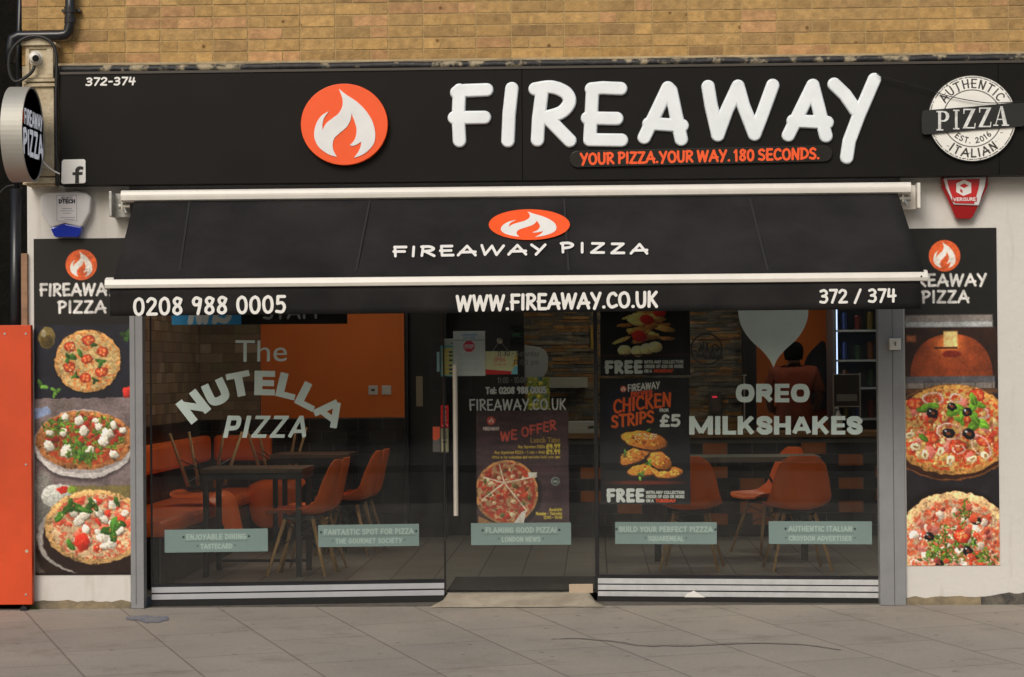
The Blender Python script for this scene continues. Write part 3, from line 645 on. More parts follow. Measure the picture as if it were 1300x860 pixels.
# ---- the building
XL = P(36, 600).x; XLr = P(165.5, 600).x; XR = P(1147, 600).x; XEND = 5.2
zt = P(650, 80).z; FZ1 = P(690, 85.0, -.16).z; FZ0 = P(690, 229, -.16).z
bld = thing("shop_building", "yellow brick building whose white rendered ground floor holds the black fronted takeaway", "building", (0.4, 0.2, 0))
# bricks, laid one by one in the wall's own mesh
b = MB(); z = P(650, 73.5, -.11).z + .004; row = 0; rr = random.Random(11)
bx0 = P(28, 40).x
while z < zt + 1.35:
    x = bx0; first = True; hdr = row % 2
    k = 0
    while x < XEND:
        L_ = .215 if (k + hdr) % 3 else .1025
        if first and row % 2: L_ = .1025
        first = False; k += 1
        v = rr.uniform(.78, 1.14); h = rr.uniform(-.02, .03)
        c = (0.42 * v + h, 0.262 * v + h * .5, 0.10 * v) if rr.random() > .15 else (0.45 * v, 0.255 * v, 0.115 * v)
        if rr.random() < .14: c = (0.33 * v, 0.205 * v, 0.085 * v)
        j = rr.uniform(0, .003); x1 = min(x + L_, XEND)
        b.box(x, x1, -.004 - j, .06, z + rr.uniform(0, .0015), z + .0655, col=c)
        x += L_ + .0095
    z += .075; row += 1
M_brick = attr_mat("yellow_stock_brick", .88, noise=.22, nscale=22, bump=.5, bscale=55)
t = N(M_brick); bb = t.nodes["Principled BSDF"]      # black pits burnt into the stocks
v = t.nodes.new("ShaderNodeTexVoronoi"); v.inputs["Scale"].default_value = 6; v.inputs["Randomness"].default_value = 1; tc = t.nodes.new("ShaderNodeTexCoord"); t.links.new(tc.outputs["Object"], v.inputs["Vector"])
r = t.nodes.new("ShaderNodeValToRGB"); r.color_ramp.elements[0].position = .05; r.color_ramp.elements[0].color = (.45, .38, .32, 1); r.color_ramp.elements[1].position = .09; r.color_ramp.elements[1].color = (1, 1, 1, 1)
t.links.new(v.outputs["Distance"], r.inputs[0]); mx = t.nodes.new("ShaderNodeMix"); mx.data_type = 'RGBA'; mx.blend_type = 'MULTIPLY'; mx.inputs[0].default_value = 1
t.links.new(bb.inputs["Base Color"].links[0].from_socket, mx.inputs[6]); t.links.new(r.outputs[0], mx.inputs[7]); t.links.new(mx.outputs[2], bb.inputs["Base Color"])
b.build("brickwork", M_brick, bld)
b = MB(); b.box(bx0, XEND, -.0015, .3, P(650, 73.5, -.11).z + .002, zt + 1.36); b.build("mortar_bed", mat("sandy_mortar", (0.42, 0.29, 0.13), .95, noise=.12, nscale=30, bump=.5, bscale=90), bld)
# weathered ledge between brick and fascia: cream stone lip over a round lead-grey roll, both peeling
b = MB(); b.box(P(75, 80).x, XEND, -.11, .06, P(650, 78, -.11).z, P(650, 73.5, -.11).z); b.build("stone_lip", mat("stained_cream_lip", (0.46, 0.36, 0.21), .85, col2=(0.24, 0.19, 0.12), nscale=5, bump=.8, bscale=25), bld, bevel=.008)
n_ = 90; pts = [(P(76, 80).x + (XEND - P(76, 80).x) * i / n_, -.128, P(650, 81.5, -.128).z + rr.uniform(-.0025, .0025)) for i in range(n_ + 1)]
b = MB(); b.tube(pts, .024, 12); lr = b.build("lead_roll", mat("peeling_black_roll", (0.014, 0.014, 0.016), .6, col2=(0.34, 0.28, 0.18), nscale=7, bump=.7, bscale=22), bld, smooth=True)
cr = [n for n in N(MATS["peeling_black_roll"]).nodes if n.type == 'VALTORGB'][0]; cr.color_ramp.elements[0].position = .52; cr.color_ramp.elements[1].position = .60
b = MB(); b.box(bx0, XEND, .0, .3, FZ0 + .021, zt + .019); b.build("wall_behind_fascia", M_cream, bld)
b = MB(); b.box(XL, XLr, .0, .42, .0, FZ0 + .02); b.build("rendered_pier", M_render, bld, bevel=.006)
b = MB(); b.box(XR, XEND, .0, .42, .0, FZ0 + .02); b.build("rendered_pier", M_render, bld, bevel=.006)
# plinths with a ragged upper edge
def plinth(x0, x1, h, m, seed):
    r_ = random.Random(seed); b = MB(); n = max(4, int((x1 - x0) / .03)); top = [h * .8]
    for i in range(n): top.append(min(h * 1.25, max(h * .5, top[-1] + r_.uniform(-.008, .008))))
    for i in range(n):
        a, c = x0 + (x1 - x0) * i / n, x0 + (x1 - x0) * (i + 1) / n
        b.hexa([(a, -.016, -.05), (c, -.016, -.05), (c, .0, -.05), (a, .0, -.05), (a, -.012, top[i]), (c, -.012, top[i + 1]), (c, .0, top[i + 1]), (a, .0, top[i])])
    return b.build("plinth", m, bld)
plinth(XL, XLr, .062, M_plinth, 1); plinth(XR + .004, P(1245, 770).x, .05, M_plinth, 2); plinth(P(1245, 770).x, XEND, .06, M_plinthd, 5)
b = MB(); b.box(XLr, XR, .03, .34, 2.36, FZ0 + .02); b.build("shutter_box", M_grey, bld)

# interior shell
FLZ = .06
WY = 5.3; LWX = -2.9; RWX = 3.25; BY = 7.6
sheet("interior_floor", [(LWX, .13, FLZ), (-2.33, .13, FLZ), (-.46, .35, FLZ), (-.455, .29, FLZ), (.525, .29, FLZ), (.53, .35, FLZ), (2.345, .13, FLZ), (RWX, .13, FLZ), (RWX, BY, FLZ), (LWX, BY, FLZ)], M_floor)
def wallbox(name, x0, x1, y0, y1, z0, z1, m):
    b = MB(); b.box(x0, x1, y0, y1, z0, z1); return b.build(name, m, None, kind='structure')
M_intw = mat("interior_paint", (0.55, 0.53, 0.5), .7, noise=.05)
wallbox("ceiling", LWX - .1, RWX + .1, .35, BY + .1, 2.72, 2.8, mat("ceiling_paint", (.75, .74, .72), .8))
wallbox("wall_left", LWX - .1, LWX, .35, WY, 0, 2.72, M_intw)
wallbox("wall_right", RWX, RWX + .1, .35, BY, 0, 2.72, M_intw)
xa, xb = P(513.5, 480, WY).x, P(664, 480, WY).x
wallbox("wall_seating", LWX, xa, WY, WY + .12, 0, 2.72, M_intw)
wallbox("wall_back", LWX, RWX, BY, BY + .1, 0, 2.72, M_intw)
wallbox("wall_corridor", xa, xb, WY + .35, WY + .45, 0, 2.72, M_darkwood)

def tiles(name, pl_o, u, n, W, Hh, tw, th, colf, grout, label=None, seed=0, cat="tiled wall", stagger=True, gap=.005, m=None):
    """individual tiles standing 6 mm proud of a grout bed; one mesh = one wall lining"""
    r_ = random.Random(seed); b = MB(); u = Vector(u); n = Vector(n); o = Vector(pl_o); g = MB()
    q = [o, o + u * W, o + u * W + Vector((0, 0, Hh)), o + Vector((0, 0, Hh))]; g.prism(q, n * .012)
    rows = int(Hh / th + .001); 
    for j in range(rows):
        x = -(tw / 2 if (j % 2 and stagger) else 0)
        while x < W:
            w_ = tw; x0, x1 = max(0, x), min(W, x + w_)
            if x1 - x0 > .015:
                a = o + u * (x0 + gap / 2) + n * .0125; c = o + u * (x1 - gap / 2) + n * .0125
                z0, z1 = j * th + gap / 2, (j + 1) * th - gap / 2
                p = [a + Vector((0, 0, z0)), c + Vector((0, 0, z0)), c + Vector((0, 0, z1)), a + Vector((0, 0, z1))]
                b.prism(p, n * (.005 + r_.uniform(0, .002)), col=colf((x0 + x1) / 2, (j + .5) * th, r_))
            x += w_
    return b, g
def blacktile(x, z, r_): v = r_.uniform(.7, 1.3) * .011; return (v, v, v * .95)
MOS = [(.15, .115, .075), (.12, .09, .06), (.17, .135, .09), (.12, .105, .06), (.14, .10, .07), (.21, .17, .12), (.10, .075, .055), (.15, .125, .075)]
def mosaic(x, z, r_): c = r_.choice(MOS); v = r_.uniform(.8, 1.2) * 1.6; return tuple(k * v for k in c)
M_grout = mat("grey_grout", (.15, .145, .13), .9)
def lining(name, label, cat, args, **k):
    t_ = thing(name, label, cat, args[0]); b, g = tiles(name, *args, **k); g.build("grout_bed", M_grout, t_); b.build("tiles", M_tile, t_); return t_
lining("wall_tiling", "brown and olive mosaic tiles on the left side wall above the bench", "wall tiles", ((LWX, WY, 1.09), (0, -1, 0), (1, 0, 0), WY - .4, 1.62, .20, .082, mosaic, M_grout), seed=4)
lining("wall_tiling", "brown mosaic tiles on the back wall left of the plain orange panel", "wall tiles", ((LWX + .02, WY, 1.09), (1, 0, 0), (0, -1, 0), P(331, 480, WY).x - LWX - .02, 1.62, .20, .082, mosaic, M_grout), seed=9)
lining("wall_tiling", "glossy black tiles on the back wall under the orange panel", "wall tiles", ((LWX + .02, WY, FLZ), (1, 0, 0), (0, -1, 0), xa - LWX - .02, 1.03, .21, .103, blacktile, M_grout), seed=2)
lining("wall_tiling", "glossy black tiles low on the left side wall, behind the bench", "wall tiles", ((LWX, WY, FLZ), (0, -1, 0), (1, 0, 0), WY - .4, 1.03, .21, .103, blacktile, M_grout), seed=3)
b = MB(); zz0 = P(420, 530.5, WY).z; b.box(P(331.5, 480, WY).x, xa, WY - .02, WY - .001, zz0, 2.7)
tag(b.build("wall_panel", M_orangewall, None), "plain orange wall panel with two white sockets on the back wall of the seating area", "wall panel")
for (cx, name, lab) in ((474, "light_switch", "white single light switch on the orange panel, left of the blank plate"), (491, "blank_plate", "white blank cover plate on the orange panel beside the dark doorway")):
    c = P(cx, 495.5, WY); b = MB(); b.box(c.x - .04, c.x + .04, WY - .032, WY - .021, c.z - .04, c.z + .04); o = b.build(name, mat("switch_plastic", (.6, .6, .56), .35), None, bevel=.003)
    tag(o, lab, "switch" if name == "light_switch" else "cover plate")
    if name == "light_switch":
        b = MB(); b.box(c.x - .015, c.x + .015, WY - .037, WY - .0325, c.z - .008, c.z + .010); b.build("rocker", M_darkwood, o)
# dark inner door with its beige hand plate
t_ = thing("inner_door", "closed black inner door with a beige push plate between the orange panel and the counter", "door", (P(540, 600, WY).x, WY + .1, FLZ))
b = MB(); b.box(xa + .03, P(562, 480, WY).x, WY + .1, WY + .15, FLZ, 2.1); b.build("door_leaf", M_darkwood, t_, bevel=.004)
c = P(532.5, 497, WY + .1); b = MB(); b.box(c.x - .028, c.x + .028, WY + .088, WY + .099, c.z - .13, c.z + .13); b.build("push_plate", mat("aged_brass", (.30, .26, .17), .4, metal=.3), t_)
b = MB(); b.box(xa, xa + .03, WY + .02, WY + .16, FLZ, 2.14); b.box(P(562, 480, WY).x, P(562, 480, WY).x + .03, WY + .02, WY + .16, FLZ, 2.14); b.build("door_frame", M_pipe, t_)

# ---- counter
CX0 = xb - .25; ct = thing("service_counter", "tiled service counter, black with scattered orange tiles, under a wooden top", "counter", ((CX0 + RWX) / 2, WY + .3, FLZ))
ORT = [(902, 569), (1022, 569), (1067, 584), (1067, 614), (1067, 644), (916, 598), (947, 614), (947, 644), (902, 659), (787, 670), (1112, 599), (1112, 629), (842, 614), (757, 599), (812, 644), (977, 659), (742, 629)]
ORW = [P(x, y, WY) for x, y in ORT]
def ctile(x, z, r_):
    X, Z = CX0 + x, FLZ + z
    for q in ORW:
        if abs(q.x - X) < .105 and abs(q.z - Z) < .052: return (.42, .12, .012)
    return blacktile(x, z, r_)
bt, gb = tiles("c", (CX0, WY, FLZ), (1, 0, 0), (0, -1, 0), RWX - CX0, .84, .21, .1, ctile, M_grout, seed=6)
gb.build("grout_bed", M_grout, ct); bt.build("tiles", M_tile, ct)
b = MB(); b.box(CX0 + .002, RWX, WY + .001, WY + .6, FLZ, .9); b.build("carcass", M_darkwood, ct)
b = MB(); b.box(CX0 - .02, RWX, WY - .05, WY + .62, .905, .95); b.build("worktop", mat("worktop_wood", (.24, .14, .055), .35, noise=.2, nscale=10), ct, bevel=.004)
# stone wall behind the counter
sx0, sx1 = P(664, 450, BY).x, P(943, 450, BY).x
st = thing("stone_cladding", "rustic split stone cladding in brown, grey and rust strips behind the counter", "stone wall", ((sx0 + sx1) / 2, BY, .9))
b = MB(); z = .9; r_ = random.Random(21); SC = [(.13, .10, .06), (.18, .10, .04), (.09, .085, .07), (.24, .13, .045), (.11, .095, .075), (.16, .13, .085), (.07, .065, .055)]
while z < 2.68:
    x = sx0; h = r_.choice([.022, .03, .038])
    while x < sx1:
        L_ = r_.uniform(.08, .3); c = r_.choice(SC); v = r_.uniform(.8, 1.25) * 1.5
        b.box(x, min(x + L_ - .003, sx1), BY - r_.uniform(.015, .04), BY - .001, z, z + h - .003, col=tuple(k * v for k in c)); x += L_
    z += h
b.build("stone_strips", M_stone, st)
b = MB(); b.box(P(960, 450, BY).x, P(1050, 450, BY).x, BY - .03, BY - .001, FLZ, 2.7)
tag(b.build("wall_panel", M_orangewall, None), "orange wall behind the counter, in back of the standing person", "wall panel")
b = MB(); b.box(P(1049, 450, BY).x, P(1054, 450, BY).x, BY - .08, BY - .031, FLZ, 2.7)
tag(b.build("wall_trim", mat("dull_pink_trim", (.34, .16, .10), .5), None), "narrow dull pink upright trim between orange wall and drinks fridge", "trim")

# unseen fill lights added under the ceiling to brighten the dark interior
for x, y, nm in ((-1.6, 2.2, "over the black tables on the left"), (-1.5, 4.2, "over the second table near the orange panel"), (1.7, 2.6, "over the orange chairs on the right"), (.9, 6.3, "over the stone wall behind the counter"), (2.4, 6.0, "over the person behind the counter")):
    t_ = thing("added_fill_light", "square white added fill light " + nm, "added fill light", (x, y, 2.70)); b = MB(); b.box(x - .3, x + .3, y - .3, y + .3, 2.69, 2.718); b.build("frame", M_white, t_)
    b = MB(); b.box(x - .27, x + .27, y - .27, y + .27, 2.684, 2.6895); b.build("fill_diffuser", mat("fill_light_diffuser_front" if y < 3 else "fill_light_diffuser", (.8, .8, .75), .5, emit=(1, .9, .74), estr=FILL_STR * (1.7 if y < 3 else .8)), t_)

# ================================================================== shopfront
LW = Pl((-2.33, .08, 0), (1.87, .22, 0)); RW = Pl((.53, .30, 0), (1.815, -.22, 0)); DP = Pl((-.46, .30, 0), (1, 0, 0))
def on(pl, u, z, off=0): return pl.o + pl.u * u + Vector((0, 0, z)) + pl.n * off
def plbox(m, pl, u0, u1, z0, z1, o0, o1): m.hexa([on(pl, u0, z0, o0), on(pl, u1, z0, o0), on(pl, u1, z0, o1), on(pl, u0, z0, o1), on(pl, u0, z1, o0), on(pl, u1, z1, o0), on(pl, u1, z1, o1), on(pl, u0, z1, o1)])
WL = 1.883; WR = 1.828
M_strip = mat("silver_stripe_vinyl", (0.42, 0.43, 0.46), .45, noise=.06, nscale=7)
M_stripw = mat("worn_white_stripe_vinyl", (0.50, 0.51, 0.52), .45, noise=.10, nscale=12)
win = []
for pl, W, lab, bands, sm in ((LW, WL, "left shop window with arched dessert pizza lettering and silver striped base", [(.045, .079), (.089, .125)], M_strip), (RW, WR, "right shop window with milkshake lettering, drop shape and three white stripes at its base", [(.035, .066), (.075, .108), (.116, .150)], M_stripw)):
    t_ = thing("shop_window", lab, "shop window", on(pl, W / 2, 0)); win.append(t_)
    top = bands[-1][1] + .022
    b = MB(); plbox(b, pl, .01, W - .004, top, 2.36, -.012, 0); b.build("glass_pane", M_glass, t_)
    b = MB(); plbox(b, pl, 0, W, .0, top, -.05, -.001)
    plbox(b, pl, 0, W, top, top + .0, -.02, .0) if False else None
    b.build("base_rail", M_pipe, t_)
    for (z0, z1) in bands:
        b = MB(); plbox(b, pl, .004, W - .002, z0, z1, .001, .005); b.build("stripe", sm, t_, bevel=.001)
    b = MB(); plbox(b, pl, 0, W, -.02, bands[0][0] - .003, .001, .012); b.build("kick_strip", M_rubber, t_)
    b = MB(); plbox(b, pl, 0, .012, top, 2.36, -.02, .004); b.build("frame_edge", M_pipe, t_)
lwin, rwin = win
# a torn white scrap of sticker on the right base
b = px_prism([(868, 760), (872, 754), (881, 750), (887, 754), (896, 759), (893, 761)], RW, .006, .0006); b.build("torn_sticker", M_vwhite, rwin)

# left window lettering
m = MB(); font_on(m, "The", ((299, 460), (364, 459), (365, 433), (299, 432)), LW, .002, .0)
m.build("window_lettering", M_frost, lwin)
link("window_lettering", block_mesh([(ch, cx, cy, w_, h_, ang, 5.1, 0) for ch, cx, cy, w_, h_, ang in (("N", 245.5, 516.5, 32, 33, -38), ("U", 275, 499, 30, 31, -25), ("T", 304, 488, 30, 31, -11), ("E", 336, 486.5, 26, 31, 1), ("L", 365, 490.5, 25, 31, 14), ("L", 392, 503.5, 26, 31, 27), ("A", 419.5, 523, 37, 34, 37))], LW), M_frost, lwin)
link("window_lettering", block_mesh(block_line("PIZZA", 286, 391, 556, 28, 2.9, 4.5, .22), LW), M_frost, lwin)
# right window lettering and drop
link("window_lettering", block_mesh(block_line("OREO", 934, 1028, 511, 23.5, 3.5, 2.0), RW), M_frost, rwin)
link("window_lettering", block_mesh(block_line("MILKSHAKES", 875, 1095, 552, 23.5, 3.35, 2.0), RW), M_frost, rwin)
dp = catmull([(936, 372), (937.5, 400), (942, 416), (953, 432), (968, 446), (977, 457), (982, 467)], 6) + catmull([(982, 467), (987, 456), (997, 444), (1012, 430), (1022, 414), (1026, 398), (1025, 372)], 6)[1:]
px_prism(dp, RW, .0015, .0008).build("drop_shape", M_frost, rwin)
hp = [ellipse(897, 443.5, 19.5, 19.5, 40) + [(916.5, 443.5)]]
M_blackv = mat("black_vinyl", (.006, .006, .006), .5)
hm = stroke_mesh([[*q] for q in hp], 1.0, RW, 5, .002); hl = link("round_emblem", hm, M_blackv, rwin)
ar = layout("HALAL", 885, 909, 455, 455, 5) + [catmull([(882, 446), (886, 448), (889, 443), (890, 437)], 6), catmull([(890, 437), (892, 448), (896, 446), (898, 436)], 6), catmull([(898, 436), (899, 447), (904, 447), (905, 441)], 6), catmull([(903, 440), (908, 438), (913, 442), (908, 447), (903, 447)], 6), [(893, 434), (893.5, 444)]]
link("emblem_script", stroke_mesh(ar, .85, RW, 5, .002), M_blackv, rwin)

# door
dr = thing("glass_door", "frameless glass entrance door with a long vertical steel bar handle", "glass door", (0.03, .3, FLZ))
b = MB(); plbox(b, DP, .012, .975, .075, 2.36, -.012, 0); b.build("glass_pane", M_glass, dr)
h = MB(); x_, y_ = P(578, 560, .22).x, .235; h.tube([(x_, y_, P(578, 655, y_).z), (x_, y_, P(578, 463, y_).z)], .0155, 16); hb = h.build("handle", M_handle, dr, smooth=False)
for yy in (490, 630):
    b = MB(); q = P(578, yy, y_); b.tube([(q.x, y_ + .014, q.z), (q.x, .299, q.z)], .008, 10); b.build("standoff", M_steel, hb)
b = MB(); plbox(b, DP, .0, .01, .06, 2.36, -.014, .004); plbox(b, DP, .977, .99, .06, 2.36, -.014, .004); b.build("edge_seal", M_darkwood, dr)
M_fhand = mat("chalky_vinyl", (0.33, 0.36, 0.35), .6, noise=.1, nscale=40)
link("door_lettering", stroke_mesh(layout("FIREAWAY.CO.UK", 596, 718, 521, 520, 13, .04) + layout("Tel: 0208 988 0005", 617, 693, 500, 499, 7.5, .03), 1.0, DP, 4, .002), M_fhand, dr)
link("opening_hours", stroke_mesh(layout("11:30 - Saturday", 632, 684, 452, 452, 6) + layout("11:00 pm", 652, 684, 463, 463, 6) + layout("11:00 - 10:00", 632, 668, 486.5, 486, 7), .45, DP, 5, .002), mat("grey_vinyl", (.12, .13, .13), .6), dr)
b = MB(); q = P(752, 752, .28); b.box(q.x - .15, q.x + .004, .262, .288, FLZ - .002, FLZ + .055); tag(b.build("door_wedge", mat("pale_wood", (.46, .36, .26), .7, noise=.1), None, bevel=.002), "small pale wooden block lying against the right corner of the doorway", "wooden block")

# threshold apron, lawful slope up to the door
a = MB(); x0, x1 = P(549, 770).x, P(764, 770).x; n = 24; vs_ = []; r_ = random.Random(5)
for j in range(5):
    for i in range(n + 1):
        tt = i / n; yv = -.06 + .36 * j / 4; inset = .0 if j else r_.uniform(-.02, .02)
        xx = x0 + .04 + (x1 - x0 - .08) * tt + (0 if j > 1 else (tt - .5) * .10); vs_.append((xx, yv + inset * .6, (min(.06, .004 - .06 * SL * (j == 0) + .058 * min(1, j / 3.0)) if 1 <= i <= n - 1 else .001) + (r_.uniform(-.0015, .0015) if 0 < j < 4 else 0)))
a.v = vs_; a.f = [(j * (n + 1) + i, j * (n + 1) + i + 1, (j + 1) * (n + 1) + i + 1, (j + 1) * (n + 1) + i) for j in range(4) for i in range(n)]; a.c = [None] * len(a.f); a.mi = [0] * len(a.f)
a.build("doorway_ramp", mat("pale_screed", (0.44, 0.385, 0.30), .85, col2=(.30, .255, .195), nscale=5, bump=.5, bscale=40), None, kind='structure', smooth=True)
b = MB(); b.box(-2.35, x0 + .05, .02, .4, -.05, .002); b.box(x1 - .05, 2.36, .02, .4, -.05, .002); b.build("sill_ground", mat("dirty_sill", (.10, .09, .075), .9, noise=.3, nscale=14, bump=.5), None, kind='structure')
# entrance mat inside
b = MB(); mx0, mx1 = P(570, 740, .6).x, P(757, 740, .6).x; b.box(mx0, mx1, .36, 1.35, FLZ + .001, FLZ + .012)
mt = b.build("entrance_mat", mat("ribbed_mat", (.035, .034, .032), .9, noise=.3, nscale=12, bump=.6, bscale=120), None, bevel=.003); tag(mt, "dark ribbed entrance mat on the tiled floor just inside the door", "doormat")

# shutter rails
for x0p, x1p, lab in ((165.5, 182, "narrow grey shutter guide rail beside the left food poster"), (1116, 1149, "wide grey shutter guide rail with key switch beside the right food poster")):
    xa_, xb_ = P(x0p, 600, -.03).x, P(x1p, 600, -.03).x
    t_ = thing("shutter_rail", lab, "shutter rail", ((xa_ + xb_) / 2, -.02, 0))
    b = MB(); wd = xb_ - xa_
    if wd > .12:
        xm = xa_ + wd * .56; b.box(xa_, xm - .002, -.035, .07, 0, FZ0 - .12); b.box(xm, xb_, -.028, .07, 0, FZ0 - .12)
    else: b.box(xa_, xb_, -.035, .07, 0, FZ0 - .12); b.box(xa_ + wd * .35, xa_ + wd * .42, -.041, -.0351, .03, FZ0 - .14)
    b.build("channel", M_grey, t_, bevel=.003)
ks = P(1136, 437, -.06); t_ = thing("key_switch", "small white key switch box fixed on the right shutter rail", "key switch", (ks.x, -.035, ks.z - .035))
b = MB(); b.box(ks.x - .036, ks.x + .036, -.085, -.0355, ks.z - .037, ks.z + .037); b.build("housing", mat("old_white_plastic", (.62, .60, .55), .4), t_, bevel=.006)
b = MB(); b.tube([(ks.x, -.0855, ks.z + .006), (ks.x, -.092, ks.z + .006)], .012, 14); b.build("lock_barrel", M_steel, t_)
b = MB(); b.box(ks.x - .003, ks.x + .003, -.0925, -.0921, ks.z - .012, ks.z + .014); b.build("keyhole", M_darkwood, t_)

# ================================================================== fascia
FP = Pl((0, -.16, 0), (1, 0, 0)); fx0 = P(75, 160, -.16).x
fa = thing("fascia_sign", "long black fascia board with raised white hand-drawn letters above the awning", "shop sign", (1.0, -.08, FZ0))
seams = [fx0, P(663, 150, -.16).x, P(1268, 150, -.16).x + .0, XEND]
for i in range(3):
    b = MB(); b.box(seams[i] + .001, seams[i + 1] - .001, -.16, -.02, FZ0, FZ1); b.build("panel", M_black, fa, bevel=.002)
b = MB(); b.box(fx0, XEND, -.168, -.1605, FZ1 - .012, FZ1 + .004); b.build("top_trim", mat("brown_black_trim", (.05, .042, .034), .5), fa)
LET = [
 [[(583.5, 115), (582, 150), (583.5, 179)], [(580, 118), (590, 115.5), (618, 114.5)], [(577, 150), (615, 149.5)]],
 [[(650, 113), (646.5, 145), (645, 179)]],
 [[(688, 119), (684, 150), (682.5, 178)], catmull([(679.5, 113.5), (700, 111), (718, 118), (723, 130), (713, 143), (691, 150)], 6), [(695, 150), (723.5, 179)]],
 [[(752.5, 114), (749, 178)], [(751, 113.5), (765, 112), (788, 113)], [(746, 150.5), (783, 151)], [(749, 178), (789, 178.5)]],
 [[(848, 112), (818, 175)], [(848, 112), (852, 116), (865, 177.5)], [(824, 157.5), (866, 160)]],
 [[(899, 110.5), (903, 135), (911.5, 172)], [(911.5, 172), (923, 140), (937, 110)], [(937, 110), (944, 135), (958, 171)], [(958, 171), (968, 145), (981, 109)]],
 [[(1032, 109), (1001, 172)], [(1032, 109), (1048.5, 173)], [(1007, 154), (1050, 156)]],
 [[(1059, 107.5), (1073, 121), (1086, 140)], [(1110, 101.5), (1090, 148), (1078, 180), (1075, 200)]],
]
for k, st_ in enumerate(LET):
    link("letter", stroke_mesh([[tuple(p) for p in s] for s in st_], 8.8, FP, 2.6, .004, depth=.02, edge=2.4), M_acryl, fa, smooth=True)
link("house_number", stroke_mesh(layout("372-374", 109, 171, 108.5, 107.5, 9, .05, slant=.1), 1.1, FP, 5, .001), M_vwhite, fa)
tp = [(726 + 0, 0)]
def rr_px(x0, x1, yl0, yl1, yr0, yr1, n=8):
    out = []; rl = (yl1 - yl0) / 2; rr_ = (yr1 - yr0) / 2
    for i in range(n + 1): a = R(90 + 180 * i / n); out.append((x0 + rl + rl * math.cos(a), (yl0 + yl1) / 2 - rl * math.sin(a)))
    for i in range(n + 1): a = R(-90 + 180 * i / n); out.append((x1 - rr_ + rr_ * math.cos(a), (yr0 + yr1) / 2 - rr_ * math.sin(a)))
    return out
o = px_prism(rr_px(723, 1056.5, 192, 213, 185, 205.5), FP, .004, .014).build("tagline_plate", mat("dark_acrylic", (.009, .008, .0075), .25, noise=.05), fa, bevel=.0015)
TP = Pl((0, -.178, 0), (1, 0, 0))
link("tagline_lettering", stroke_mesh(layout("YOUR PIZZA.YOUR WAY. 180 SECONDS.", 737, 1040, 208.5, 201.5, 13, .05, space=.3), 1.55, TP, 4, .001), M_orange, o)
# roundel
ro = px_prism(ellipse(438, 159, 55, 51.5), FP, .006, .045).build("roundel_sign", M_orange, None, bevel=.003); tag(ro, "round orange sign with a white flame, mounted left of the big letters", "round sign")
px_prism(flame_at(438, 159.5, 55, 51.5), FP, .052, .004).build("flame", mat("white_acrylic_flame", (.80, .81, .82), .25, noise=.06, nscale=5), ro)
# stamp badge
cv = Canvas(1167, 1301, 92, 208, 3, (22, 20, 19))
X, Y = cv.X - 1233.5, cv.Y - 151; q = np.hypot(X / 55.5, Y / 54); nz = vnoise(cv.X * .5, cv.Y * .5, 5, 3)
def ring(a, b_): return np.clip((q - a) * 60 + .5, 0, 1) * np.clip((b_ - q) * 60 + .5, 0, 1)
cv.put((slice(None), slice(None)), ring(-1, 1.0), (214, 213, 208)); cv.put((slice(None), slice(None)), ring(.955, .975) * (nz > .42), (40, 38, 36)); cv.put((slice(None), slice(None)), ring(.655, .675), (45, 43, 41))
cv.strokes(arc_layout("AUTHENTIC", 1233.5, 151, 39.5, 39, 149, 33, 10.5, gap=.3), .75, (42, 40, 38)); cv.strokes(arc_layout("AUTHENTIC", 1234.1, 151, 39.5, 39, 149, 33, 10.5, gap=.3), .5, (42, 40, 38))
cv.strokes(arc_layout("ITALIAN", 1233.5, 151, 50, 49, -127, -50, 10, gap=.3, inward=True), 1.0, (42, 40, 38))
cv.strokes(arc_layout("EST. 2016", 1233.5, 151, 32.5, 31.5, -134, -42, 6.5, gap=.25, inward=True), .65, (50, 48, 46))
for i in range(60):
    a = rnd.uniform(0, 6.28); rq = rnd.uniform(.7, 1.0); cv.strokes([[(1233.5 + 55 * rq * math.cos(a), 151 + 54 * rq * math.sin(a)), (1233.5 + 55 * rq * math.cos(a) + rnd.uniform(-3, 3), 151 + 54 * rq * math.sin(a) + rnd.uniform(-2, 2))]], rnd.uniform(.15, .45), (205, 204, 199) if rnd.random() < .6 else (60, 58, 55))
bm_ = cv.mesh(FP, .0, plane_rect(FP, 1167, 1301, 92, 208)); 
# keep only the disc of the badge: cut the print mesh to its outline
def cut_mesh(me, keep):
    bm = bmesh.new(); bm.from_mesh(me); k = [v for v in bm.verts if not keep(v.co)]; bmesh.ops.delete(bm, geom=k, context='VERTS'); bm.to_mesh(me); bm.free(); return me
bc = FP.at(1233.5, 151); rw = (FP.at(1289.5, 151) - bc).x; rh = (FP.at(1233.5, 96.5) - bc).z
bd = px_prism(ellipse(1233.5, 151, 56.5, 54.9), FP, .003, .022).build("badge_sign", M_blackv, None, bevel=.001); tag(bd, "round white stamp badge crossed by a black band, at the right end of the fascia", "badge sign")
me = cut_mesh(cv.mesh(Pl((0, -.1858, 0), (1, 0, 0)), 0, plane_rect(FP, 1167, 1301, 92, 208), 1.3), lambda c: ((c.x - bc.x) / rw) ** 2 + ((c.z - bc.z) / rh) ** 2 < .985)
link("print", me, attr_mat("brushed_badge_print", .3, noise=.12, nscale=4), bd)
BP = Pl((0, -.195, 0), (1, 0, 0))
bn = px_prism([(1171, 142), (1173, 140.5), (1232, 136), (1298, 129.5), (1300, 131), (1300, 159), (1298, 161), (1234, 165.5), (1173, 171.5), (1170, 169), (1169.5, 150)], Pl((0, -.187, 0), (1, 0, 0)), 0, .012).build("band", M_blackv, bd, bevel=.001)
b = MB(); BP = Pl((0, -.1995, 0), (1, 0, 0))
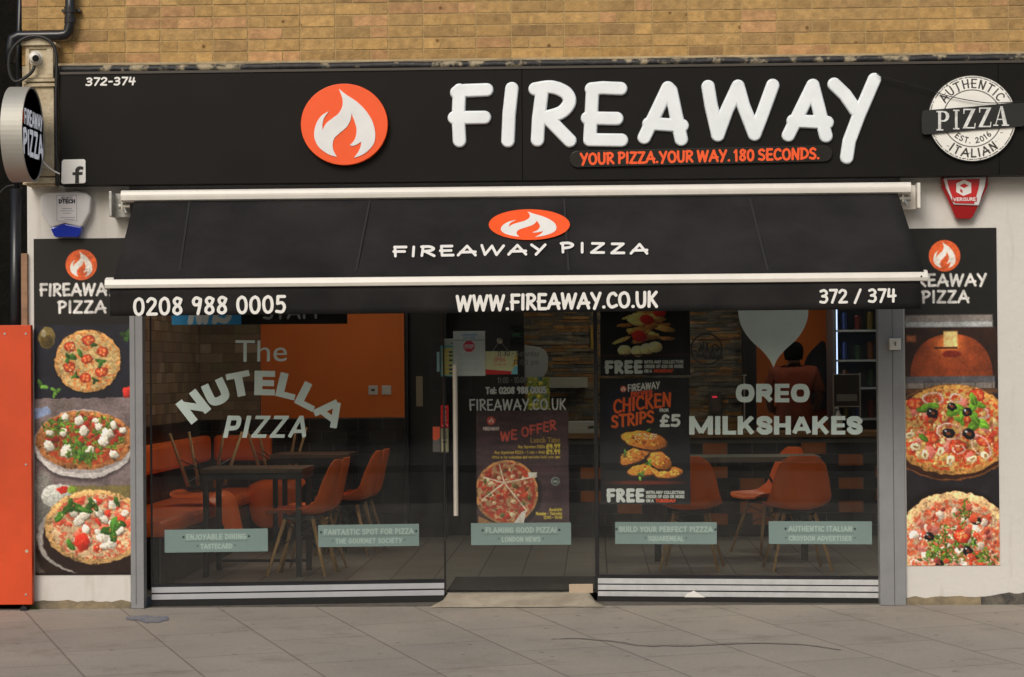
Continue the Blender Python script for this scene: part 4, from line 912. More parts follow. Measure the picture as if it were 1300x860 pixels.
def serif(ch, x0, w_, yb, cap):
    f = lambda u, v_: BP.at(x0 + u * w_, yb - v_ * cap, .0006 + serif.k * .00004)
    S = {'P': [[(.12, 0), (.34, 0), (.34, 1), (.12, 1)], [(0, 0), (.5, 0), (.5, .07), (0, .07)], [(0, .93), (.5, .93), (.5, 1), (0, 1)], [(.34, 1), (.7, .98), (.92, .86), (.95, .7), (.86, .54), (.64, .45), (.34, .45), (.34, .52), (.56, .53), (.68, .62), (.7, .74), (.64, .88), (.5, .93), (.34, .93)]],
         'I': [[(.32, 0), (.68, 0), (.68, 1), (.32, 1)], [(.05, 0), (.95, 0), (.95, .07), (.05, .07)], [(.05, .93), (.95, .93), (.95, 1), (.05, 1)]],
         'Z': [[(.0, 0), (.28, 0), (.98, 1), (.7, 1)], [(.06, .93), (.75, .93), (.75, 1), (.06, 1)], [(.06, .74), (.13, .74), (.16, .95), (.06, .95)], [(.2, 0), (.94, 0), (.94, .07), (.2, .07)], [(.87, .05), (.94, .05), (.98, .27), (.91, .27)]],
         'A': [[(.12, .05), (.18, .05), (.50, .92), (.46, 1)], [(.64, .04), (.9, .04), (.60, 1), (.44, 1)], [(0, 0), (.32, 0), (.32, .06), (0, .06)], [(.54, 0), (1, 0), (1, .06), (.54, .06)], [(.26, .3), (.7, .3), (.7, .36), (.28, .36)]]}
    for pg in S[ch]:
        serif.k += 1; b.add([f(u, v_) for u, v_ in pg], [tuple(range(len(pg)))])
serif.k = 0
for ch, x0, w_, yb in (('P', 1189, 17, 166), ('I', 1209.5, 9, 164.5), ('Z', 1222, 17, 163.3), ('Z', 1242, 17, 161.7), ('A', 1261, 20, 160)): serif(ch, x0, w_, yb, 25)
b.build("band_lettering", mat("silver_letters", (.66, .67, .66), .35, noise=.25, nscale=25), bn)
# thin black cable drooping over the badge
cp = [(1113, 94), (1124, 99), (1170, 111), (1200, 121), (1233, 128), (1262, 131), (1310, 128)]
b = MB(); b.tube([P(x, y, -.205) for x, y in catmull(cp, 6)], .0028, 6); tag(b.build("loose_cable", M_cable, None), "thin loose black cable drooping across the fascia and the round badge", "cable")
# small square sign with lower case f
q0 = P(94, 218, -.17); s_ = .0815
o = px_prism([(79, 205), (81, 203), (107, 202.5), (109, 204.5), (109.3, 231), (107.5, 233), (80, 234), (78, 232)], FP, .002, .012).build("social_sign", M_vwhite, None, bevel=.002); tag(o, "small white square sign with a black lower case f, at the fascia's lower left corner", "small sign")
SP = Pl((0, -.1745, 0), (1, 0, 0)); b = MB(); fp = catmull([(106, 212.5), (102.5, 211.2), (98.5, 212), (95.8, 215), (95.5, 219)], 4) + [(92, 219), (92, 222.6), (95.5, 222.6), (95.3, 233), (100.3, 233), (100.3, 222.5), (104.6, 222.3), (105, 218.6), (100.3, 218.7), (100.5, 216.5), (102.6, 215.3), (105.6, 216)]
px_prism(fp, SP, .0003, .0006).build("letter", M_blackv, o)

# ================================================================== awning
aw = thing("awning", "retractable charcoal fabric awning with white front bar and lettered valance over the shopfront", "awning", (0.4, -.2, 2.05))
cz1 = P(650, 236.5, -.24).z; cz0 = P(650, 251, -.24).z; ax0, ax1 = P(153, 245, -.24).x, P(1157, 233, -.24).x
b = MB(); prof = [(-.10, cz0), (-.22, cz0), (-.238, cz0 + .008), (-.242, cz0 + .03), (-.242, cz1 - .03), (-.236, cz1 - .01), (-.22, cz1), (-.10, cz1)]
b.prism([(ax0, y, z) for y, z in prof], (ax1 - ax0, 0, 0)); b.build("cassette", M_white, aw, bevel=.003)
for s, mt_, x0p, x1p in ((0, M_galv, 142, 166), (1, M_white, 1140, 1166)):
    xa_, xb_ = P(x0p, 255, -.1).x, P(x1p, 255, -.1).x; zc1 = P(650, 242 if s == 0 else 236, -.2).z; 
    b = MB(); b.box(xa_, xb_, -.10, -.001, cz0 - .09, cz1 - .01); b.box(xb_ - .02 if s else xa_, xb_ if s else xa_ + .02, -.2, -.10, cz0 - .09, cz1 - .002)
    br_ = b.build("end_bracket", mt_, aw, bevel=.004)
    xm = (xa_ + xb_) / 2 + (-.03 if s else .035); c = MB(); c.tube([(xm - .035, -.17, cz0 - .025), (xm + .035, -.17, cz0 - .025)], .017, 12); c.tube([(xm - .01, -.175, cz0 - .02), (xm + .012, -.185, cz0 - .07)], .01, 8); c.box(xm - .02, xm - .008, -.19, -.12, cz0 - .05, cz0 - .002); c.build("pivot_joint", M_steel, br_)
# fabric: sags a little, from the roller down to the front bar
YB = -1.02; zb = P(655, 349, YB).z; fa0, fa1 = P(170, 255, -.22).x, P(1140, 245, -.22).x; fb0, fb1 = P(144, 352, YB).x, P(1173, 338, YB).x
zt_ = cz0 + .012; nx, ny = 60, 14; co = []; 
for j in range(ny + 1):
    t0 = j / ny
    for i in range(nx + 1):
        s = i / nx; xl, xr = fa0 + (fb0 - fa0) * t0, fa1 + (fb1 - fa1) * t0
        z = zt_ + (zb - .004 - zt_) * t0 - .010 * math.sin(math.pi * t0) + (.004 * math.sin(s * 31) + .003 * math.sin(s * 13 + 2)) * t0 * (1 - t0) * 4
        co.append((xl + (xr - xl) * s, -.20 + (YB + .20) * t0, z))
k = np.arange((nx + 1) * (ny + 1)).reshape(ny + 1, nx + 1); fc = np.stack([k[:-1, :-1], k[1:, :-1], k[1:, 1:], k[:-1, 1:]], -1).reshape(-1, 4)
fo = link("fabric", np_mesh("fabric", np.array(co), fc, None, True), M_fabric, aw); sm_ = fo.modifiers.new("thick", 'SOLIDIFY'); sm_.thickness = .0015
AP = Pl((0, -.20, zt_), (1, 0, 0), Vector((0, -.20 - YB, zt_ - zb + .004))); AP.n = Vector((0, -(zt_ - zb + .004), (-.20 - YB))).normalized(); AP.n = AP.n if AP.n.z > 0 else -AP.n
for xp0, xp1 in ((470, 452), (952, 975), (241, 228), (716, 722)):      # sewn seams of the cloth
    m = MB(); a0, a1 = AP.at(xp0, 252, .002), AP.at(xp1, 344, .002); m.add([a0 - Vector((.006, 0, 0)), a0 + Vector((.006, 0, 0)), a1 + Vector((.006, 0, 0)), a1 - Vector((.006, 0, 0))], [(0, 1, 2, 3)]); m.build("seam", mat("seam_thread", (.0185, .0175, .0178), .93), fo)
e = px_prism(ellipse(672, 285.5, 51.5, 19.5), AP, .0022, .0008).build("emblem", M_orange, aw)
px_prism(flame_at(672.5, 286, 50, 19, -.25), AP, .0042, .0006).build("flame", M_vwhite, e)
link("canopy_lettering", stroke_mesh(layout("FIREAWAY", 499, 693, 325.5, 322.5, 11.5, .05, gap=.2), 1.7, AP, 4, .003), M_vwhite, aw)
link("canopy_lettering", stroke_mesh(layout("PIZZA", 712, 822, 320, 322, 11.5, .03, gap=.3), 1.7, AP, 4, .003), M_vwhite, aw)
bx_0, bx_1 = P(133, 360, YB).x, P(1178, 346, YB).x; bz1 = P(655, 347.5, YB).z; bz0 = P(655, 361.5, YB).z
b = MB(); prof = [(YB + .05, bz0 + .002), (YB + .03, bz0 - .002), (YB - .005, bz0), (YB - .012, bz0 + .02), (YB - .004, bz0 + .048), (YB + .014, bz1 - .004), (YB + .05, bz1 + .002)]
b.prism([(bx_0, y, z) for y, z in prof], (bx_1 - bx_0, 0, 0)); fb = b.build("front_bar", M_white, aw, bevel=.003)
b = MB()
for xx in (bx_1 - .04,): b.tube([(xx, YB - .0125, bz0 + .025), (xx, YB - .0085, bz0 + .025)], .006, 8)
b.build("screw", M_darkwood, fb)
vz0 = P(655, 397.5, YB).z; vx0, vx1 = P(139, 385, YB).x, P(1169, 375, YB).x; nx = 80; co = []; ny = 4
for j in range(ny + 1):
    for i in range(nx + 1):
        s = i / nx; co.append((vx0 + (vx1 - vx0) * s, YB + .012 + .004 * math.sin(s * 26 + j * .3) * j / ny, bz0 + .003 + (vz0 - bz0) * j / ny))
k = np.arange((nx + 1) * (ny + 1)).reshape(ny + 1, nx + 1); fc = np.stack([k[:-1, :-1], k[1:, :-1], k[1:, 1:], k[:-1, 1:]], -1).reshape(-1, 4)
vo = link("valance", np_mesh("valance", np.array(co), fc, None, True), M_fabric, aw); sm_ = vo.modifiers.new("thick", 'SOLIDIFY'); sm_.thickness = .0015; sm_.offset = 0
VP = Pl((0, YB + .0055, 0), (1, 0, 0))
link("valance_lettering", stroke_mesh(layout("0208 988 0005", 170, 362, 399.5, 396.5, 20, .03, gap=.18, space=.42), 1.95, VP, 3.5, .001), M_vwhite, vo)
link("valance_lettering", stroke_mesh(layout("WWW.FIREAWAY.CO.UK", 580, 834, 394.5, 389, 18, .04), 2.0, VP, 3.5, .001), M_vwhite, vo)
link("valance_lettering", stroke_mesh(layout("372 / 374", 1041, 1137, 384.5, 383, 15.5, .03, gap=.16), 1.65, VP, 3.5, .001), M_vwhite, vo)
for sg, xs_ in ((1, -1.9), (-1, 2.3)):
    b = MB(); el_ = (xs_ + sg * .55, -.60, cz0 - .42); b.tube([(xs_, -.15, cz0 - .14), el_], .022, 10); b.tube([el_, (xs_ + sg * .1, YB + .08, bz0 - .01)], .02, 10); b.build("folding_arm", M_white, aw, smooth=True)

# ================================================================== printed posters
def basil(cv, x, y, r, ang, seed, col=(78, 128, 34)):
    r_ = random.Random(seed)
    for k in range(r_.choice([1, 2, 3])):
        a = ang + k * 1.9 + r_.uniform(-.4, .4); dx, dy = math.cos(a) * r * .6, math.sin(a) * r * .6
        v = r_.uniform(.6, 1.15); c = tuple(min(255, q * v) for q in col)
        cv.blob(x + dx, y + dy, r, r * .5, a, c, .12, .7, seed + k, .45, .1); cv.strokes([[(x + dx - math.cos(a) * r * .8, y + dy - math.sin(a) * r * .8), (x + dx + math.cos(a) * r * .8, y + dy + math.sin(a) * r * .8)]], r * .05 + .12, tuple(min(255, q * 1.45 * v) for q in col), .5, .6)
def tomato(cv, x, y, rx, ry, seed, col=(184, 58, 34)):
    cv.blob(x, y, rx, ry, 0, tuple(c * .75 for c in col), .12, .7, seed, .2); cv.blob(x, y, rx * .88, ry * .88, 0, col, .1, .6, seed + 1, .15)
    for k in range(4):
        a = k * 1.57 + seed; cv.blob(x + rx * .45 * math.cos(a), y + ry * .45 * math.sin(a), rx * .26, ry * .24, a, (228, 128, 66), .3, .6, seed + k, .1)
def mozz(cv, x, y, r, seed): cv.blob(x + r * .12, y + r * .2, r * 1.05, r * .9, 0, (120, 100, 78), .25, 1.2, seed, .1); cv.blob(x, y, r, r * .82, seed, (222, 216, 198), .3, .8, seed + 3, .3, .06)
def olive(cv, x, y, r, seed):
    cv.blob(x, y, r, r * .85, .2, (18, 15, 20), .05, .6, seed, .3); cv.blob(x, y, r * .35, r * .28, .2, (120, 60, 34), .1, .6, seed, 0); cv.blob(x - r * .4, y - r * .4, r * .22, r * .14, .4, (200, 200, 205), .1, .6, seed, 0)
def onion(cv, x, y, rx, ry, ang, seed): cv.blob(x, y, rx, ry, ang, (226, 190, 176), .06, .6, seed, .2, ring=1.5); cv.blob(x, y, rx * .8, ry * .78, ang, (206, 140, 132), .06, .5, seed, .2, ring=.6)
def pizza(cv, cx, cy, rx, ry, seed, crust=(196, 138, 76), sauce=(190, 66, 28), cheese=(222, 176, 98), chk=.5, clip=None, wide=.12):
    w = cv.win(cx - rx - 4, cx + rx + 4, cy - ry - 6, cy + ry + 6); X, Y = cv.X[w], cv.Y[w]
    if X.size == 0: return
    q = np.hypot((X - cx) / rx, (Y - cy) / ry); n = vnoise(X * .11 + seed, Y * .13, seed, 3) - .5; q = q + n * .05
    a = np.clip((1 - q) * min(rx, ry) / .8 + .5, 0, 1)
    n2 = vnoise(X * .35, Y * .4 + seed, seed + 1, 4); n3 = vnoise(X * .22 + 5, Y * .25, seed + 2, 4); n4 = vnoise(X * .8, Y * .8, seed + 3, 3)
    col = np.array(crust) / 255. * (.66 + .58 * n2)[..., None]
    low = np.clip((Y - cy) / ry, -1, 1); col = col * (1.06 - .16 * low)[..., None]
    burn = np.clip((n3 - .60) * 6, 0, 1)[..., None]; col = col * (1 - .45 * burn)
    ins = np.clip((1 - wide + (n2 - .5) * .08 - q) * min(rx, ry) / 1.2 + .5, 0, 1)[..., None]
    inner = np.array(sauce) / 255. * (.65 + .7 * n4)[..., None]
    ch = np.clip((n3 - (1 - chk) + .02) * 9, 0, 1)[..., None]; inner = inner * (1 - ch) + np.array(cheese) / 255. * (.66 + .4 * n2)[..., None] * ch
    col = col * (1 - ins) + inner * ins; cv.put(w, a, np.clip(col, 0, 1))
def scatter(seed, n, cx, cy, rx, ry):
    r_ = random.Random(seed); out = []
    for _ in range(n * 20):
        a, q = r_.uniform(0, 6.283), math.sqrt(r_.random()); p = (cx + rx * q * math.cos(a), cy + ry * q * math.sin(a))
        if all(math.hypot(p[0] - o[0], p[1] - o[1]) > math.sqrt(rx * ry / n) * 1.05 for o in out): out.append(p)
        if len(out) >= n: break
    return out
def flecks(cv, seed, n, cx, cy, rx, ry, cols, r0, r1, asp=.5):
    r_ = random.Random(seed)
    for i in range(n):
        a, q = r_.uniform(0, 6.283), math.sqrt(r_.random()); r = r_.uniform(r0, r1)
        cv.blob(cx + rx * q * math.cos(a), cy + ry * q * math.sin(a), r, r * r_.uniform(asp, 1), r_.uniform(0, 3), r_.choice(cols), .25, .6, seed + i, .3)
def rocket(cv, seed, n, cx, cy, rx, ry):
    r_ = random.Random(seed)
    for i in range(n):
        a, q = r_.uniform(0, 6.283), math.sqrt(r_.random()); x, y = cx + rx * q * math.cos(a), cy + ry * q * math.sin(a); t_ = r_.uniform(0, 6.28); l = r_.uniform(3, 7)
        v = r_.uniform(.55, 1.3); c = (86 * v, 122 * v, 40 * v)
        p = [(x, y), (x + l * .5 * math.cos(t_), y + l * .5 * math.sin(t_)), (x + l * math.cos(t_ + .5), y + l * math.sin(t_ + .5))]
        cv.strokes([catmull(p, 4)], r_.uniform(.5, 1.3), c)
        if r_.random() < .5: cv.blob(p[1][0], p[1][1], 2.4, 1.2, t_, tuple(k * 1.1 for k in c), .4, .5, i, .4)
def fire_head(cv, x0, x1, y0, y1, cx, cy, r, tx0, tx1, tyb, px0, px1, pyb):
    cv.rect(x0, x1, y0, y1, (15, 14, 13)); cv.blob(cx, cy, r, r * .98, 0, (214, 88, 38), 0, .6, 1, 0, .0); cv.poly(flame_at(cx, cy, r, r * .97), (222, 214, 204), .5)
    cv.text("FIREAWAY", tx0, tx1, tyb, 14, 1.75, (200, 198, 194), jitter=.05); cv.text("PIZZA", px0, px1, pyb, 14, 1.75, (200, 198, 194), jitter=.04, gap=.18)

GAIN = 1.2
WP = Pl((0, 0, 0), (1, 0, 0))
# left poster --------------------------------------------------------
cv = Canvas(44, 166, 303, 730, 1.7, (24, 24, 30))
cv.C[:] = np.array((22, 24, 36)) / 255. * (.7 + .6 * vnoise(cv.X * .08, cv.Y * .08, 3, 4))[..., None]
fire_head(cv, 44, 166, 303, 413, 104.5, 336.5, 20, 52, 137 + 11, 375, 75, 135, 397)
cv.blob(60, 429, 11, 14, 0, (104, 88, 46), .05, 1, 4, .3); cv.blob(60, 433, 8, 8, 0, (70, 56, 20), .1, 1, 5, .2); cv.blob(56, 423, 3, 5, 0, (150, 140, 110), .1, 1, 5, .2)
cv.blob(111.5, 460.5, 43, 40, 0, (8, 8, 12), .03, 4, 1, 0); pizza(cv, 111.5, 458.5, 42, 40, 5, crust=(206, 150, 84), sauce=(206, 116, 56), cheese=(224, 190, 124), chk=.62, wide=.09)
for i, (x, y) in enumerate([(89, 440), (113, 432), (130, 447), (110, 456), (88, 466), (109, 480), (129, 472)]): tomato(cv, x, y, 7.5, 6.5, 10 + i)
for i, (x, y, r) in enumerate([(88, 454, 5), (101, 445, 5.5), (122, 438, 4.5), (128, 460, 5), (96, 477, 4), (121, 483, 3.5), (94, 452, 4)]): basil(cv, x, y, r, i * 1.3, 30 + i, (58, 104, 36))
flecks(cv, 7, 40, 111, 458, 34, 32, [(232, 204, 146), (214, 150, 80)], .6, 1.6)
basil(cv, 50, 484, 5, 1.2, 3, (92, 140, 52)); basil(cv, 54, 491, 5, .3, 4, (92, 140, 52)); basil(cv, 71, 497, 5, -.2, 5, (92, 140, 52)); basil(cv, 162, 425, 6, 1.5, 6, (52, 92, 38)); cv.blob(163, 499, 7, 8, 0, (176, 40, 30), .03, 1, 2, .5)
flecks(cv, 8, 60, 105, 460, 60, 45, [(70, 74, 90), (50, 54, 70)], .2, .5)
m_ = cv.Y > 505.5; cv.C[m_] = (np.array((112, 98, 98)) / 255. * (.82 + .36 * vnoise(cv.X * .03, cv.Y * .2, 9, 4))[..., None])[m_]
cv.poly([(66, 507), (98, 507), (95, 518), (70, 519)], (104, 92, 86)); cv.poly([(44, 519), (60, 516), (66, 524), (44, 533)], (120, 136, 168))
cv.blob(106, 566, 65, 45, 0, (70, 60, 62), 0, 3, 1, 0); cv.blob(106, 564, 63.5, 43.5, 0, (196, 190, 186), .0, .8, 1, .15, .03); cv.blob(106, 561, 61, 40, 0, (158, 150, 148), .0, .8, 1, .1, .03)
pizza(cv, 107, 559, 62, 37.5, 12, crust=(176, 112, 62), sauce=(150, 58, 30), cheese=(190, 134, 70), chk=.45, wide=.16)
rocket(cv, 3, 260, 107, 554, 50, 26); flecks(cv, 11, 46, 107, 552, 50, 25, [(158, 42, 28), (176, 60, 38), (130, 36, 26)], 2.2, 4.6, .8)
for i, (x, y, r) in enumerate([(83, 530, 5), (100, 534, 6), (125, 541, 5), (106, 547, 6.5), (136, 551, 8), (144, 540, 5), (80, 549, 5), (62, 549, 5), (62, 566, 6.5), (84, 573, 8), (112, 572, 7), (144, 577, 6), (131, 560, 6.5), (121, 534, 4), (156, 547, 5)]): mozz(cv, x, y, r, 40 + i)
rocket(cv, 5, 60, 104, 578, 18, 14); rocket(cv, 6, 24, 75, 540, 20, 8); basil(cv, 97, 560, 7, 1, 8, (96, 142, 48)); basil(cv, 106, 578, 6, 2, 9, (66, 110, 36))
m_ = cv.Y > 616.5; cv.C[m_] = (np.array((92, 84, 76)) / 255. * (.7 + .6 * vnoise(cv.X * .05, cv.Y * .05, 19, 4))[..., None])[m_]
cv.rect(44, 166, 617, 631, (116, 104, 60), 3); cv.blob(54, 640, 15, 40, 0, (112, 110, 104), .1, 4, 2, .1)
cv.blob(74, 630, 22, 15, 0, (170, 172, 164), .03, 1.5, 3, .3); cv.blob(78, 622, 7, 5, 0, (176, 40, 28), .1, 1, 4, .2); cv.blob(91, 622, 6, 5, 0, (110, 134, 44), .1, 1, 4, .2)
cv.blob(115, 700, 70, 50, 0, (34, 18, 12), .0, 3, 1, 0); cv.blob(112, 682, 66, 48, 0, (150, 146, 140), .0, 1, 1, .1, .03); cv.blob(116, 683, 63, 46, 0, (38, 22, 18), .0, 1.4, 1, .1); cv.rect(44, 166, 727, 731, (20, 12, 10), 2)
pizza(cv, 121, 669, 65, 47, 21, crust=(204, 160, 100), sauce=(196, 96, 66), cheese=(230, 196, 150), chk=.55, wide=.13)
flecks(cv, 21, 46, 122, 664, 48, 32, [(206, 60, 40), (222, 110, 84), (214, 80, 56)], 2.5, 5.5, .7)
for i, (x, y) in enumerate(scatter(4, 16, 122, 665, 46, 30)): mozz(cv, x, y, 5 + (i % 3), 60 + i)
cv.blob(104, 688, 9.5, 12, 0, (206, 48, 30), .05, .9, 4, .4); cv.blob(140, 690, 6.5, 7.5, 0, (224, 218, 200), .05, .8, 5, .35); cv.blob(129, 683, 8, 6.5, 0, (224, 218, 200), .05, .8, 6, .35)
for x, y, r, a in ((78, 652, 9, 2.6), (92, 642, 10, .4), (90, 634, 6, 1.7), (104, 646, 8, 0), (118, 641, 7, .8), (146, 634, 7, 1.4), (86, 687, 8, 1.0), (142, 672, 10, 1.3), (150, 663, 7, .2)): basil(cv, x, y, r, a, int(x), (62, 108, 36))
flecks(cv, 33, 70, 121, 669, 60, 42, [(232, 186, 120), (190, 96, 50)], .5, 1.4)
po = thing("food_poster", "tall left poster: flame logo heading above three pizza photographs, on the white wall", "poster", P(105, 730, 0))
panel("board", cv, WP, .001, .004, M_pback, M_print, po, photo=1, gain=GAIN, warp_y=416)
# right poster -------------------------------------------------------
cv = Canvas(1148, 1268, 290, 718, 1.7, (18, 16, 16))
fire_head(cv, 1148, 1262, 290, 400, 1200.5, 325, 20.5, 1146, 1254, 363, 1171, 1231, 384)
cv.rect(1148, 1262, 400, 408, (116, 108, 102), 2); cv.rect(1148, 1262, 408, 416, (150, 152, 152), 3)
m_ = (cv.Y > 416) & (cv.Y < 478); cv.C[m_] = (np.array((40, 20, 13)) / 255. * (.6 + .8 * vnoise(cv.X * .06, cv.Y * .06, 2, 3))[..., None])[m_]
w = (slice(None), slice(None)); X, Y = cv.X, cv.Y; dome = np.clip((1 - ((np.abs(X - 1208) / 54) ** 2.3 + (np.clip(480 - Y, 0, 99) / 56) ** 2.3)) * 20, 0, 1) * (Y < 481)
gl = np.exp(-((X - 1205) / 16) ** 2 - ((Y - 438) / 14) ** 2); dc = np.array((176, 74, 30)) / 255. * (.75 + .25 * vnoise(X * .05, Y * .1, 3, 3) - .18 * np.abs(X - 1208) / 54)[..., None] + np.array((.34, .26, .12)) * gl[..., None]
cv.put(w, dome, np.clip(dc, 0, 1)); cv.rect(1198, 1216, 421, 441, (250, 206, 130), 2.5); cv.rect(1186, 1216, 441, 443, (40, 22, 16), 1); cv.blob(1208, 450, 13, 4.5, 0, (132, 38, 22), .2, 1, 3, .1)
cv.rect(1150, 1162, 426, 434, (150, 84, 50), 3)
cv.rect(1148, 1264, 478, 486, (86, 84, 90), 2); cv.rect(1148, 1264, 486, 494, (118, 110, 104), 2)
for x in range(1150, 1266, 22): cv.rect(x, x + 1, 486, 494, (60, 54, 50), 1)
m_ = cv.Y > 494; cv.C[m_] = (np.array((28, 25, 30)) / 255. * (.7 + .6 * vnoise(cv.X * .08, cv.Y * .08, 12, 4))[..., None])[m_]; cv.rect(1148, 1268, 494, 500, (90, 58, 36), 3)
cv.blob(1206, 551, 84, 60, 0, (52, 26, 16), .0, 2, 1, .1); cv.blob(1206, 549, 86, 61, 0, (120, 74, 40), 0, 1.2, 1, .1, ring=1.6)
pizza(cv, 1209, 546, 80, 57, 31, crust=(206, 144, 70), sauce=(196, 70, 34), cheese=(226, 178, 96), chk=.55, wide=.10)
flecks(cv, 41, 26, 1207, 545, 58, 44, [(206, 110, 96), (214, 128, 112), (190, 60, 40)], 3.5, 8, .6); flecks(cv, 42, 40, 1207, 545, 60, 46, [(224, 196, 140), (190, 150, 84), (130, 90, 44)], 2, 5, .5)
for i, (x, y) in enumerate([(1160, 512), (1240, 502), (1214, 566), (1180, 556), (1250, 560), (1225, 530)]): tomato(cv, x, y, 11, 8, 70 + i, (206, 62, 38))
for x, y, rx, ry, a in ((1183, 506, 15, 8, .1), (1213, 506, 8, 6, 0), (1244, 524, 13, 7.5, .3), (1204, 548, 17, 11, .2), (1245, 566, 18, 10, .9), (1216, 571, 8, 6, 0)): onion(cv, x, y, rx, ry, a, int(x))
flecks(cv, 57, 120, 1207, 545, 62, 48, [(236, 190, 110), (170, 70, 40), (120, 76, 40), (240, 206, 150)], .6, 2.2, .4)
for x, y, r, a in ((1166, 520, 9, -.2), (1178, 514, 8, .5), (1205, 524, 12, .1), (1222, 520, 7, 1.6), (1240, 536, 11, .35), (1238, 512, 9, .3), (1167, 553, 8, .9), (1219, 533, 6, 1.2)): basil(cv, x, y, r, a, int(x) + 3, (104, 158, 42))
for x, y, r in ((1182, 525, 7.5), (1228, 524, 6.5), (1203, 550, 8), (1229, 551.5, 8), (1208, 517, 6)): olive(cv, x, y, r, int(x))
for i, (x, y) in enumerate([(1160, 567), (1172, 577), (1192, 573), (1233, 583), (1250, 578), (1205, 585), (1152, 552)]): cv.blob(x, y, 6.5, 4.5, i, (232, 214, 172), .25, .7, i, .3); cv.blob(x, y, 3, 1.6, i, (150, 112, 66), .3, .6, i, .1)
cv.blob(1207, 688, 80, 70, 0, (20, 14, 14), 0, 5, 1, 0)
pizza(cv, 1210, 691, 76, 67, 41, crust=(222, 178, 126), sauce=(206, 96, 60), cheese=(232, 196, 156), chk=.5, wide=.15)
flecks(cv, 51, 26, 1208, 684, 50, 36, [(196, 116, 100), (150, 72, 72), (226, 206, 188), (214, 70, 40)], 3, 8, .5); flecks(cv, 52, 30, 1208, 684, 52, 36, [(238, 228, 212), (216, 196, 176)], 2, 6, .5)
rocket(cv, 9, 150, 1205, 690, 32, 24); rocket(cv, 10, 40, 1190, 706, 26, 10); rocket(cv, 11, 26, 1222, 650, 10, 14); rocket(cv, 12, 30, 1250, 708, 14, 8)
tomato(cv, 1218.5, 680, 11, 10, 5, (206, 54, 34)); flecks(cv, 53, 8, 1218, 680, 6, 5, [(236, 170, 110)], .8, 1.8)
for x, y, r in ((1176.5, 681, 6.5), (1237, 661.5, 6.5), (1226.5, 699, 7), (1190, 716, 6)): olive(cv, x, y, r, int(x))
onion(cv, 1160, 716, 9, 6, .2, 4); flecks(cv, 56, 40, 1208, 690, 62, 50, [(206, 74, 44), (150, 60, 50), (190, 90, 70)], 2, 6, .4); flecks(cv, 54, 160, 1208, 684, 64, 50, [(236, 196, 140), (196, 84, 50), (240, 220, 190)], .5, 1.6)
po = thing("food_poster", "tall right poster: flame logo heading, oven photograph and two pizza photographs", "poster", P(1208, 718, 0))
panel("board", cv, WP, .001, .004, M_pback, M_print, po, photo=1, warp_y=497, gain=GAIN, rect=plane_rect(WP, 1149.5, 1267, 290, 718))

# window posters (inside of the glass) ------------------------------
GI = 1.75
def vin(pl, off): return Pl(pl.o + pl.n * off, pl.u)
RI = vin(RW, -.022); DI = vin(DP, -.022); LI = vin(LW, -.022)
cv = Canvas(762, 876, 380, 477, 2.2, (14, 13, 14))
r_ = random.Random(3)
for i in range(34):
    y = 388 + r_.random() * 44; x = 819 + r_.uniform(-1, 1) * (14 + (y - 388) * .5); cv.blob(x, y, r_.uniform(8, 14), r_.uniform(2, 3.6), r_.uniform(-.5, .5), r_.choice([(190, 140, 70), (210, 170, 96), (160, 106, 50)]), .3, .7, i, .5)
for x, y, a, b_ in ((822, 406, 9, 6), (812, 427, 10, 7), (838, 398, 8, 5)): cv.blob(x, y, a, b_, .2, (176, 36, 28), .15, .7, int(x), .3)
for x, y in ((793, 445), (810, 446), (822, 443), (832, 441)): cv.blob(x, y, 9, 7, .1, (206, 190, 130), .06, .7, int(x), .35)
cv.rect(764, 874, 450, 452, (60, 24, 16), 2)
cv.text("FREE", 769, 814, 472.5, 13, 2.3, (170, 176, 172), gap=.3)
for k, (s_, y) in enumerate((("WITH ANY COLLECTION", 461.5), ("ORDER OF £20 OR MORE", 467.3))): cv.text(s_, 818, 867, y, 3.4, .6, (160, 164, 160))
cv.text("ON A", 818, 827, 473, 3.4, .6, (160, 164, 160)); cv.text("MONDAY", 830, 854, 473, 3.4, .6, (196, 66, 24))
po = thing("window_poster", "upper dark window poster, free with any collection order on a Monday", "poster", RI.at(819, 477)); panel("sheet", cv, RI, 0, .001, M_pback, M_paper, po, gain=GI)
cv = Canvas(762, 876, 480, 640.5, 2.2, (15, 14, 17)); cv.C[:] += (np.array((.02, .03, .09)) * np.exp(-((cv.X - 790) / 26) ** 2 - ((cv.Y - 520) / 30) ** 2)[..., None])
cv.blob(792, 494, 4, 4, 0, (206, 90, 60), 0, .5, 1, 0); cv.poly(flame_at(792, 494, 3.6, 3.6), (220, 210, 200), .4); cv.text("FIREAWAY", 798, 838, 497, 8, .8, (178, 178, 176), yb1=493, jitter=.04)
cv.text("PROPER", 802, 829, 504.5, 6, .8, (198, 70, 30), yb1=502, jitter=.04); cv.text("CHICKEN", 780, 852, 524, 16, 1.6, (206, 78, 26), yb1=515, jitter=.05); cv.text("STRIPS", 777, 830, 543, 14, 1.6, (206, 84, 28), yb1=536, jitter=.05)
cv.text("FROM", 838, 849, 523, 3.5, .5, (180, 180, 178)); cv.text("£5", 839, 863, 541, 13, 1.9, (190, 192, 190))
for i, (x, y, rx, ry, a) in enumerate(((822, 596, 26, 7.5, -.12), (848, 600, 18, 7, -.1), (836, 584, 17, 10, .5), (806, 578, 21, 9, -.45), (819, 559, 29, 11, .15))):
    cv.blob(x, y + 2, rx * 1.05, ry * 1.1, a, (50, 24, 12), .2, 1.5, i, .1); cv.blob(x, y, rx, ry, a, (206, 118, 44), .16, .8, 9 + i, .5, .22); flecks(cv, 80 + i, 26, x, y, rx * .8, ry * .75, [(236, 170, 74), (150, 74, 26), (222, 140, 60)], .8, 2.6)
